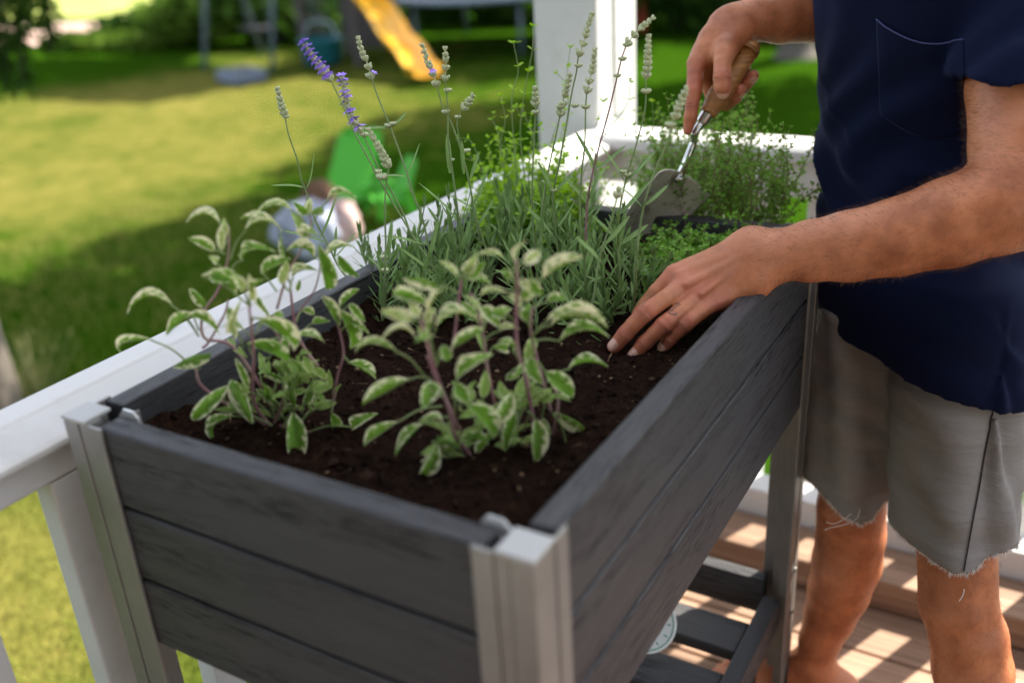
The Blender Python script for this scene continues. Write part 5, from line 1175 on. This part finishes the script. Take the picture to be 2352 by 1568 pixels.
# engraved scale on the blade: ticks and a figure
m = Mat('engraving', (.10, .08, .07), .6); b = MB()
def bp(u, v, up=.0011):
    hw = wid * .5 * (np.interp(u, [0, .02, .06, .14, .28, .45, .65, .85, 1], [.02, .12, .25, .46, .72, .90, .99, 1.0, 1.0]))
    vv = v / (hw / (wid * .5)) if hw > 0 else 0
    return tipT + bx * u * bl + wv_ * v * wid * .5 + nb * (.020 * abs(min(1, vv)) ** 2.2 * (hw / (wid * .5)) + up)
for i in range(14):
    u = .12 + i * .058; ln = .20 if i % 2 == 0 else .11
    b.tube([bp(u, -.25), bp(u, -.25 + ln)], .00035, 4)
for (u, dg) in ((.30, '40'), (.47, '60'), (.64, '80')):
    for q, chr_ in enumerate(dg):
        SEG = {'4': [[(0, 1), (0, .45), (.7, .45)], [(.6, 1), (.6, 0)]], '6': [[(.6, 1), (.1, .75), (0, .25), (.3, 0), (.6, .2), (.5, .5), (.1, .45)]], '8': [[(.3, .5), (.05, .75), (.3, 1), (.55, .75), (.3, .5), (0, .25), (.3, 0), (.6, .25), (.3, .5)]], '0': [[(.3, 0), (0, .3), (0, .7), (.3, 1), (.6, .7), (.6, .3), (.3, 0)]]}[chr_]
        for sg in SEG: b.tube([bp(u + (.5 - y_) * -.055 + .0, -.50 + (q * .085 + x_ * .065)) for x_, y_ in sg], .0003, 4)
tpart('scale_marks', b, m.m, parent=bl_o) if False else None
shift(b, hB); o = b.build('scale_marks', m.m, bl_o)

# ================================================================== the garden beyond
m = Mat('bark', (.09, .075, .062), .9); m.bump(m.noise(m.coord((14, 14, 3)), 1, 5), .8, .02); M['bark'] = m.m
def m_fol(name, c0, c1, trans=.35):
    m = Mat(name, c0, .8, 0, .06); cc = m.mix(m.rnd(), c0, c1); cc = m.mix(m.ramp(m.noise(m.coord(), 1.3, 3), [(.35, 0.), (.65, 1.)]), c0, c1); m.color(cc)
    tr = m.n('BsdfTranslucent'); m.l(cc, tr.inputs[0]); ms = m.n('MixShader'); ms.inputs[0].default_value = trans
    m.l(m.p.outputs[0], ms.inputs[1]); m.l(tr.outputs[0], ms.inputs[2]); m.l(ms.outputs[0], m.t.nodes['Material Output'].inputs[0]); return m.m
M['fol_dark'] = m_fol('dark_foliage', (.014, .040, .006), (.035, .078, .009)); M['fol_mid'] = m_fol('mid_foliage', (.050, .105, .012), (.095, .160, .018)); M['fol_lime'] = m_fol('lime_foliage', (.13, .21, .018), (.22, .28, .035))
def leaves_np(rs, C, n, size, parent, mat, name='crown', spread=None):
    """n leaf-shaped quads scattered through a set of lumps C = [(centre, radii)]"""
    wts = np.array([r[0] * r[1] * r[2] for _, r in C]) ** .67; wts /= wts.sum(); pick = rs.choice(len(C), n, p=wts)
    u = rs.normal(0, 1, (n, 3)); u /= np.linalg.norm(u, axis=1)[:, None]; rad = rs.uniform(.45, 1.05, n) ** .7
    ce = np.array([c for c, _ in C])[pick]; rr_ = np.array([r for _, r in C])[pick]
    p = ce + u * rr_ * rad[:, None]
    a = rs.normal(0, 1, (n, 3)); a /= np.linalg.norm(a, axis=1)[:, None]; b_ = np.cross(a, rs.normal(0, 1, (n, 3))); b_ /= np.linalg.norm(b_, axis=1)[:, None]
    s_ = size * rs.uniform(.6, 1.3, n)[:, None]
    V = np.stack([p - a * s_, p + b_ * s_ * .55, p + a * s_, p - b_ * s_ * .55], 1).reshape(-1, 3) - np.array(parent.location)
    F = np.arange(4 * n).reshape(-1, 4); me = mesh_np(name, V, F, [mat]); me.polygons.foreach_set('use_smooth', [False] * n)
    return link(name, me, parent)
def lumps(rs, c, r, k, f=.5):
    out = []
    for i in range(k):
        u = rs.normal(0, 1, 3); u /= np.linalg.norm(u); q = f * rs.uniform(.7, 1.3); out.append((np.array(c) + u * np.array(r) * (1 - f * .6) * rs.uniform(.5, 1), np.array(r) * q))
    return out
def tree(name, label, foot, trunk_r, crown, n, size, mat, seed, h=None, group=None, lean=(0, 0)):
    rs = np.random.RandomState(seed); t = thing(name, label, 'tree', tuple(foot), group); f = np.array(foot)
    b = MB(); top = np.array([crown[0][0][0], crown[0][0][1], crown[0][0][2]]); mid_ = (f + top) / 2 + np.array([lean[0], lean[1], 0])
    c = spline([f + (0, 0, -.1), f + (0, 0, .5), mid_, top], 5); b.tube(c - f, np.linspace(trunk_r, trunk_r * .35, len(c)) * np.r_[1.5, 1.2, np.ones(len(c) - 2)], 12); b.build('trunk', M['bark'], t)
    b = MB()
    for k, (cc, rr_) in enumerate(crown):
        for q in range(4):
            e = np.array(cc) + rs.normal(0, .4, 3) * np.array(rr_); st_p = c[int(len(c) * .55) + k % max(1, int(len(c) * .4))]; b.tube(spline([st_p, (st_p + e) / 2 + (0, 0, .2), e], 4) - f, [trunk_r * .35] * 4 + [trunk_r * .3] * 4 + [trunk_r * .1], 6)
    b.build('limbs', M['bark'], t)
    C = []
    for cc, rr_ in crown: C += lumps(rs, cc, rr_, 7, .5)
    leaves_np(rs, C, n, size, t, mat); return t
def bush(name, label, foot, r, n, size, mat, seed, group=None, k=9):
    rs = np.random.RandomState(seed); t = thing(name, label, 'shrub', tuple(foot), group); f = np.array(foot)
    c = f + (0, 0, r[2] * .85); b = MB()
    for q in range(5):
        a = rs.uniform(0, 6.28); e = c + np.array([math.cos(a) * r[0] * .5, math.sin(a) * r[1] * .5, r[2] * rs.uniform(0, .6)]); b.tube(np.array([f, (f + e) / 2, e]) - f, [.03, .02, .01], 5)
    b.build('branches', M['bark'], t); leaves_np(rs, lumps(rs, c, np.array(r) * 1.0, k, .55), n, size, t, mat, 'foliage'); return t
G = lambda px, py: atz(px, py, LAWN)
BGH = 'shrubs along the far edge of the garden'
# crowns overhead (above the frame) whose shade falls across the lawn
tree('shade_tree', 'tall tree with a dark trunk foot, seen under the right forearm', (-2.3, 11.3, LAWN), .24, [((-2.2, 10.6, 4.3), (1.4, 2.3, 1.0)), ((-1.9, 7.5, 4.6), (1.15, 2.4, .9)), ((-.2, 12.2, 4.6), (2.0, 1.5, 1.1))], 4200, .15, M['fol_mid'], 3)
tree('shade_tree', 'grey-trunked tree standing just right of the white column, beyond the bright strip of lawn', (-3.75, 13.6, LAWN), .26, [((-4.6, 14.4, 4.6), (2.1, 1.5, 1.2)), ((-6.6, 15.2, 4.6), (1.6, 1.3, 1.0))], 4200, .16, M['fol_mid'], 4)
tree('shade_tree', 'broad tree outside the frame that shades the far lawn on the left', (-12.9, 12.5, LAWN), .25, [((-8.3, 12.2, 4.5), (2.2, 1.1, .9)), ((-10.6, 12.9, 4.6), (1.6, 1.0, .9))], 6200, .16, M['fol_mid'], 6)
tree('shade_tree', 'small tree outside the frame on the left whose crown shades the near lawn', (-5.0, .1, LAWN), .12, [((-2.0, 5.6, 4.0), (1.0, 1.3, .7)), ((-3.6, 4.0, 3.6), (.5, .5, .4))], 1000, .13, M['fol_mid'], 7)
# trunk at the left edge with pale dry stalks
lt = thing('tree_trunk', 'grey tree trunk at the left edge, just beyond the railing', 'tree trunk', tuple(G(-20, 930)))
b = MB(); c = spline([(0, 0, -.1), (0, 0, .3), (-.03, .02, 1.0), (-.10, .06, 2.4), (-.15, .1, 4.0)], 5); b.tube(c, np.linspace(.13, .08, len(c)), 12); b.build('bark', M['bark'], lt)
m = Mat('dry_stalk', (.16, .16, .06), .8); M['stalk'] = m.m
st0 = G(85, 905); b = MB(); rr = random.Random(8)
for i in range(34):
    a = rr.uniform(0, 6.28); d = rr.uniform(0, .07); p = np.array([math.cos(a) * d, math.sin(a) * d, 0]); q = p * 2.2 + np.array([rr.gauss(0, .05), rr.gauss(0, .05), rr.uniform(.16, .30)]); b.tube(spline([p, (p + q) / 2, q], 3), [.003, .003, .0025, .002, .002, .0018, .0015], 4)
o = b.build('dry_grass', M['stalk'], None, loc=tuple(st0)); stuff(o); tag(o, 'pale dry grass stalks beside the grey trunk at the left edge', 'grass')
# spruce twigs hanging into the top left corner
sp_t = thing('spruce_branch', 'dark hanging spruce branch at the top left corner', 'branch', tuple(at(40, -60, 4.2)))
rs = np.random.RandomState(2); s0 = at(40, -60, 4.2)
for k, (x0, y0, x1, y1, dd) in enumerate([(0, -80, 12, 215, 4.1), (40, -80, 50, 200, 4.2), (60, -80, 32, 120, 4.25), (95, -60, 118, 118, 4.3), (-10, -60, -4, 160, 4.1), (20, -60, 70, 60, 4.2)]):
    A, B_ = at(x0, y0, dd), at(x1, y1, dd); c = spline([A, (A + B_) / 2 + rs.normal(0, .01, 3), B_], 10); b = MB(); b.tube(c, np.linspace(.008, .003, len(c)), 5); b.cur = 1
    for i in range(260):
        p = c[rs.randint(len(c) - 1)] + rs.normal(0, .006, 3); d = rs.normal(0, 1, 3) + (0, 0, -.6); d /= np.linalg.norm(d); e = p + d * rs.uniform(.03, .075) * (1 if i % 3 else 1.5); w_ = np.cross(d, rs.normal(0, 1, 3)); w_ /= np.linalg.norm(w_); w_ *= .006
        b.add([p - w_ * .4, p + w_ * .4, e + w_, e - w_], [(0, 1, 2, 3)])
    shift(b, s0); b.build('twig', [M['bark'], M['fol_dark']], sp_t, smooth=False)
# shrubs and hedge at the back
for i, (px, py, r, mt, lab, n) in enumerate([
    (470, 105, (1.4, .8, .55), 'fol_mid', 'bushy green shrub left of the swing frame', 1800), (640, 100, (1.5, .9, .55), 'fol_dark', 'dark rounded shrub between the swing frame and the play tower', 2000),
    (250, 112, (1.8, .7, .16), 'fol_mid', 'low green ground shrub in front of the pinkish path', 1500), (360, 92, (1.3, .7, .35), 'fol_dark', 'dark low shrub right of the pinkish path', 1400),
    (700, 50, (2.4, 1.0, .75), 'fol_lime', 'sunlit lime-green shrub behind the dark rounded one', 2200), (560, 45, (2.0, 1.0, .7), 'fol_lime', 'pale sunlit shrub seen between the two swing posts', 1800),
    (940, 55, (2.6, 1.0, .85), 'fol_dark', 'tall dark hedge shrub behind the play tower', 2600), (1120, 50, (2.6, 1.0, .85), 'fol_dark', 'tall dark hedge shrub behind the trampoline', 2600),
    (1560, 66, (2.2, .9, .75), 'fol_dark', 'dark hedge shrub right of the column at the top', 2600), (1760, 74, (2.0, .9, .75), 'fol_dark', 'dark hedge shrub behind the two trunks', 2600), (1960, 80, (2.0, .9, .75), 'fol_dark', 'dark hedge shrub behind the man', 1800),
    (-60, 30, (3.0, 1.5, .9), 'fol_lime', 'pale green shrub in the far left background', 1500)]):
    bush('garden_shrub', lab, G(px, py), r, n, .11, M[mt], 40 + i, BGH)
# paved path far left
m = Mat('path_gravel', (.50, .34, .27), .9); m.color(m.ramp(m.noise(m.coord(), 1.5, 5, .7), [(.35, (.34, .20, .15)), (.65, (.55, .40, .33))])); P4 = [G(-160, 122), G(268, 104), G(268, 58), G(-160, 72)]
b = MB(); b.add([p + (0, 0, .07) for p in P4], [(0, 1, 2, 3)]); setting(b.build('path', m.m, smooth=False))
# far meadow strip, sunlit
m = Mat('meadow', (.22, .27, .03), .9); m.color(m.ramp(m.noise(m.coord(), .8, 4, .6), [(.35, (.16, .22, .02)), (.65, (.30, .32, .06))])); P4 = [G(-400, 62), G(470, 45), G(470, -60), G(-400, -60)]
b = MB(); b.add([p + (0, 0, .075) for p in P4], [(0, 1, 2, 3)]); setting(b.build('meadow', m.m, smooth=False))
# play equipment
def flat(name, col, rough=.5): return Mat(name, col, rough).m
def proj_depth(p): return float(-(RM.T @ (np.array(p) - CAM))[2])
d0 = proj_depth(G(965, 182)) - .15
sl_t = thing('slide', 'yellow wavy plastic garden slide coming down from the play tower', 'slide', tuple(G(965, 182)))
m = Mat('yellow_plastic', (.74, .40, .025), .25); m.set('Coat Weight', .4); ctrl = [at(985, 176, d0 - .25), at(968, 172, d0), at(940, 128, d0 + .25), at(908, 96, d0 + .5), at(876, 42, d0 + .8), at(846, 8, d0 + 1.1), at(800, -70, d0 + 1.6), at(780, -84, d0 + 1.9)]
c = spline(ctrl, 8); wd = RM @ np.array([1, 0, 0]); wd[2] = 0; wd /= np.linalg.norm(wd); prof = [(-.20, .11), (-.185, .13), (-.165, .11), (-.15, .02), (-.08, 0), (.08, 0), (.15, .02), (.165, .11), (.185, .13), (.20, .11)]
V = [p + wd * a + np.array([0, 0, 1]) * h_ for p in c for a, h_ in prof]; k = len(prof)
b = MB(); b.add(V, [(i * k + j, i * k + j + 1, (i + 1) * k + j + 1, (i + 1) * k + j) for i in range(len(c) - 1) for j in range(k - 1)]); b.v[0] -= G(965, 182)
o = b.build('chute', m.m, sl_t); sm = o.modifiers.new('t', 'SOLIDIFY'); sm.thickness = .012
woodd = flat('dark_playground_timber', (.055, .045, .045), .7); steelb = flat('blue_grey_tube', (.10, .13, .16), .4)
tb = G(765, 150); pt = thing('play_tower', 'dark timber play tower behind the yellow slide', 'play tower', tuple(tb))
for dx, dy in ((-.45, 0), (.45, 0), (-.45, .9), (.45, .9)): boxobj('post', (dx - .045, dy - .045, 0), (dx + .045, dy + .045, 2.3), woodd, pt, .004)
boxobj('platform', (-.52, -.06, 1.12), (.52, .96, 1.2), woodd, pt, .004); boxobj('side_panel', (-.41, .86, .1), (.41, .88, .95), woodd, pt, .004)
for k in range(5): boxobj('rung', (-.41, -.02, .25 + k * .18), (.0, .02, .29 + k * .18), woodd, pt, .003)
m = flat('teal_plastic', (.012, .13, .17), .4); tub = thing('plastic_tub', 'teal plastic tub at the foot of the dark play tower', 'tub', tuple(G(745, 150) + np.array([0, 0, .02])))
b = MB(); b.lathe([(.0001, 0), (.20, 0), (.24, .02), (.28, .30), (.30, .31), (.30, .33), (.27, .33), (.22, .04), (.0001, .03)], 24); b.build('shell', m, tub); 
b = MB(); b.tube(spline([(-.29, 0, .32), (-.18, 0, .52), (.18, 0, .52), (.29, 0, .32)], 5), .012, 6); b.build('handle', flat('pale_blue', (.35, .42, .5)), tub)
sw = thing('swing_frame', 'blue-grey tube swing frame on the left side of the garden', 'swing', tuple(G(515, 170)))
for dx, dy in ((-.62, .25), (.62, .25), (-.62, 1.4), (.62, 1.4)):
    b = MB(); b.tube([(dx, dy, 0), (dx * .98, .8, 2.3)], .035, 10); b.build('post', steelb, sw)
b = MB(); b.tube([(-.75, .8, 2.3), (.75, .8, 2.3)], .035, 10); b.build('top_bar', steelb, sw)
for dx in (-.2, .2): b = MB(); b.tube([(dx, .8, 2.28), (dx, .75, .5)], .008, 5); b.build('rope', steelb, sw)
boxobj('seat', (-.24, .65, .47), (.24, .85, .5), woodd, sw, .004)
sb = thing('sandbox', 'pale blue-grey open sandbox in front of the swing frame', 'sandbox', tuple(G(520, 190)), rz=-.35); sb.scale = (.55, .6, .8); ms_ = flat('pale_blue_board', (.13, .16, .23), .6)
for lo_, hi_ in (((-.5, 0, 0), (.5, .04, .16)), ((-.5, .66, 0), (.5, .70, .16)), ((-.5, .0405, 0), (-.46, .6595, .16)), ((.46, .0405, 0), (.5, .6595, .16))): boxobj('side_board', lo_, hi_, ms_, sb, .004)
boxobj('sand', (-.459, .041, .0), (.459, .659, .08), flat('sand', (.4, .33, .22), .9), sb, 0)
tr_ = thing('trampoline', 'round trampoline with a grey-blue rim pad behind the column', 'trampoline', tuple(G(1130, 105)))
b = MB(); rp = [(1.25, .72), (1.25, .76), (1.52, .76), (1.52, .70), (1.50, .70)]; V = [(r_ * math.cos(a), r_ * math.sin(a), z) for r_, z in rp for a in np.linspace(0, 2 * math.pi, 49)[:-1]]; b.add(V, [(i * 48 + j, i * 48 + (j + 1) % 48, (i + 1) * 48 + (j + 1) % 48, (i + 1) * 48 + j) for i in range(4) for j in range(48)]); b.build('rim_pad', flat('grey_blue_pad', (.16, .20, .25), .5), tr_)
b = MB(); b.lathe([(.0001, .70), (1.26, .705), (1.26, .71), (.0001, .708)], 48); b.build('mat', flat('black_mat', (.01, .01, .012), .8), tr_)
for k in range(6):
    a = k * math.pi / 3 + .3; b = MB(); b.tube([(1.42 * math.cos(a), 1.42 * math.sin(a), .71), (1.42 * math.cos(a), 1.42 * math.sin(a), .02)], .025, 8); b.build('leg', steelb, tr_)
# things lying on the near lawn
gc = thing('garden_chair', 'lime green plastic child chair on the lawn beyond the railing', 'chair', tuple(G(892, 492)), rz=-.5); gc.scale = (.56, .56, .56); lg = Mat('lime_plastic', (.04, .30, .004), .6).m
def slab(name, pts, th, mat, parent):
    b = MB(); n = len(pts); P0 = [np.array(p) for p in pts]; nrm = np.cross(P0[1] - P0[0], P0[2] - P0[0]); nrm = nrm / np.linalg.norm(nrm) * th
    b.add(P0 + [p + nrm for p in P0], [tuple(range(n - 1, -1, -1)), tuple(range(n, 2 * n))] + [(i, (i + 1) % n, n + (i + 1) % n, n + i) for i in range(n)]); o = b.build(name, mat, parent, smooth=False); bevel(o, .008, 3); return o
slab('seat', [(-.20, -.20, .20), (.20, -.20, .20), (.20, .16, .17), (-.20, .16, .17)], .025, lg, gc)
slab('backrest', [(-.20, .17, .18), (.20, .17, .18), (.16, .36, .56), (.06, .385, .62), (-.06, .385, .62), (-.16, .36, .56)], .025, lg, gc)
for sx in (-1, 1):
    slab('armrest', [(sx * .205, -.24, .33), (sx * .285, -.24, .33), (sx * .285, .22, .33), (sx * .205, .22, .33)], .022, lg, gc)
    slab('leg', [(sx * .215, -.22, 0), (sx * .215, -.12, 0), (sx * .215, -.14, .328), (sx * .215, -.22, .328)], .022 * -sx, lg, gc); slab('leg', [(sx * .215, .16, 0), (sx * .215, .30, 0), (sx * .215, .20, .328), (sx * .215, .10, .328)], .022 * -sx, lg, gc)
gt = thing('toy_slide', 'low lime green plastic toy slide beside the lime green chair', 'toy', tuple(G(820, 462)), rz=.3)
slab('chute', [(-.16, -.20, .05), (.16, -.20, .05), (.16, .22, .42), (-.16, .22, .42)], .02, lg, gt); slab('back', [(-.16, .24, 0), (.16, .24, 0), (.13, .22, .46), (-.13, .22, .46)], .02, lg, gt)
rsb = np.random.RandomState(4)
def lump(label, name, cat, foot, r, col, seed, fold=.12):
    rs = np.random.RandomState(seed); V, F = grid_patch(0, math.pi, 0, 2 * math.pi, 26, 40, lambda X, Y: X * 0); th, ph = V[:, 0], V[:, 1]; ph = ph * 40 / 40
    q = 1 + fold * np.sin(3 * ph + 2 * th) * np.sin(th) + fold * .7 * np.sin(5 * ph - 3 * th + 1) * np.sin(th) + .05 * np.sin(9 * th + 4 * np.sin(ph))
    V = np.stack([r[0] * np.sin(th) * np.cos(ph) * q, r[1] * np.sin(th) * np.sin(ph) * q, r[2] * (np.cos(th) * q + .9)], 1)
    b = MB(); b.add(V, F); m = Mat(name + '_fabric', col, 1.0, 0, .05); m.color(m.ramp(m.noise(m.coord(), 5, 2), [(.42, col), (.6, tuple(min(1, x * 1.25) for x in col))])); o = b.build(name, m.m, None, loc=tuple(foot)); tag(o, label, cat); return o
lump('pale blue-grey crumpled cloth bag on the lawn beyond the railing', 'cloth_bag', 'bag', G(722, 585), (.20, .16, .17), (.27, .29, .36), 1, .2)
lump('small pinkish cloth bag leaning on the pale blue-grey one', 'cloth_bag', 'bag', G(795, 570), (.11, .10, .16), (.42, .30, .28), 2)
lump('brown bundle lying on top behind the pale cloth bag', 'brown_bundle', 'bag', G(748, 540) + np.array([0, 0, .20]), (.10, .09, .08), (.12, .07, .045), 3)
# red post and grass blades near the deck
rp_ = thing('red_post', 'small red painted post just right of the white column at the top', 'post', tuple(G(1478, 75))); boxobj('post', (-.04, -.04, 0), (.04, .04, .8), flat('red_paint', (.45, .05, .02)), rp_, .004); boxobj('cap', (-.05, -.05, .8005), (.05, .05, .83), flat('red_cap', (.40, .04, .02)), rp_, .003)
rs = np.random.RandomState(9); n = 42000; X = rs.uniform(-5.2, -.25, n); Y = rs.uniform(-.6, 4.6, n); keep = X < -.25 - .0 * Y; X, Y = X[keep], Y[keep]; n = len(X); P0 = np.stack([X, Y, LAWN + .05 * np.sin(X * .31) * np.sin(Y * .27)], 1)
a = rs.uniform(0, 6.28, n); hgt = rs.uniform(.02, .055, n); dr = np.stack([np.cos(a), np.sin(a), a * 0], 1); w_ = np.stack([-np.sin(a), np.cos(a), a * 0], 1) * .0028; tipp = P0 + dr * hgt[:, None] * .6 + np.stack([a * 0, a * 0, hgt], 1)
V = np.stack([P0 - w_, P0 + w_, tipp], 1).reshape(-1, 3); me = mesh_np('grass', V, np.arange(3 * n).reshape(-1, 3), [m_fol('grass_blade', (.10, .16, .016), (.24, .22, .06))]); o = link('grass', me); stuff(o); tag(o, 'short lawn grass growing close to the deck railing', 'grass')
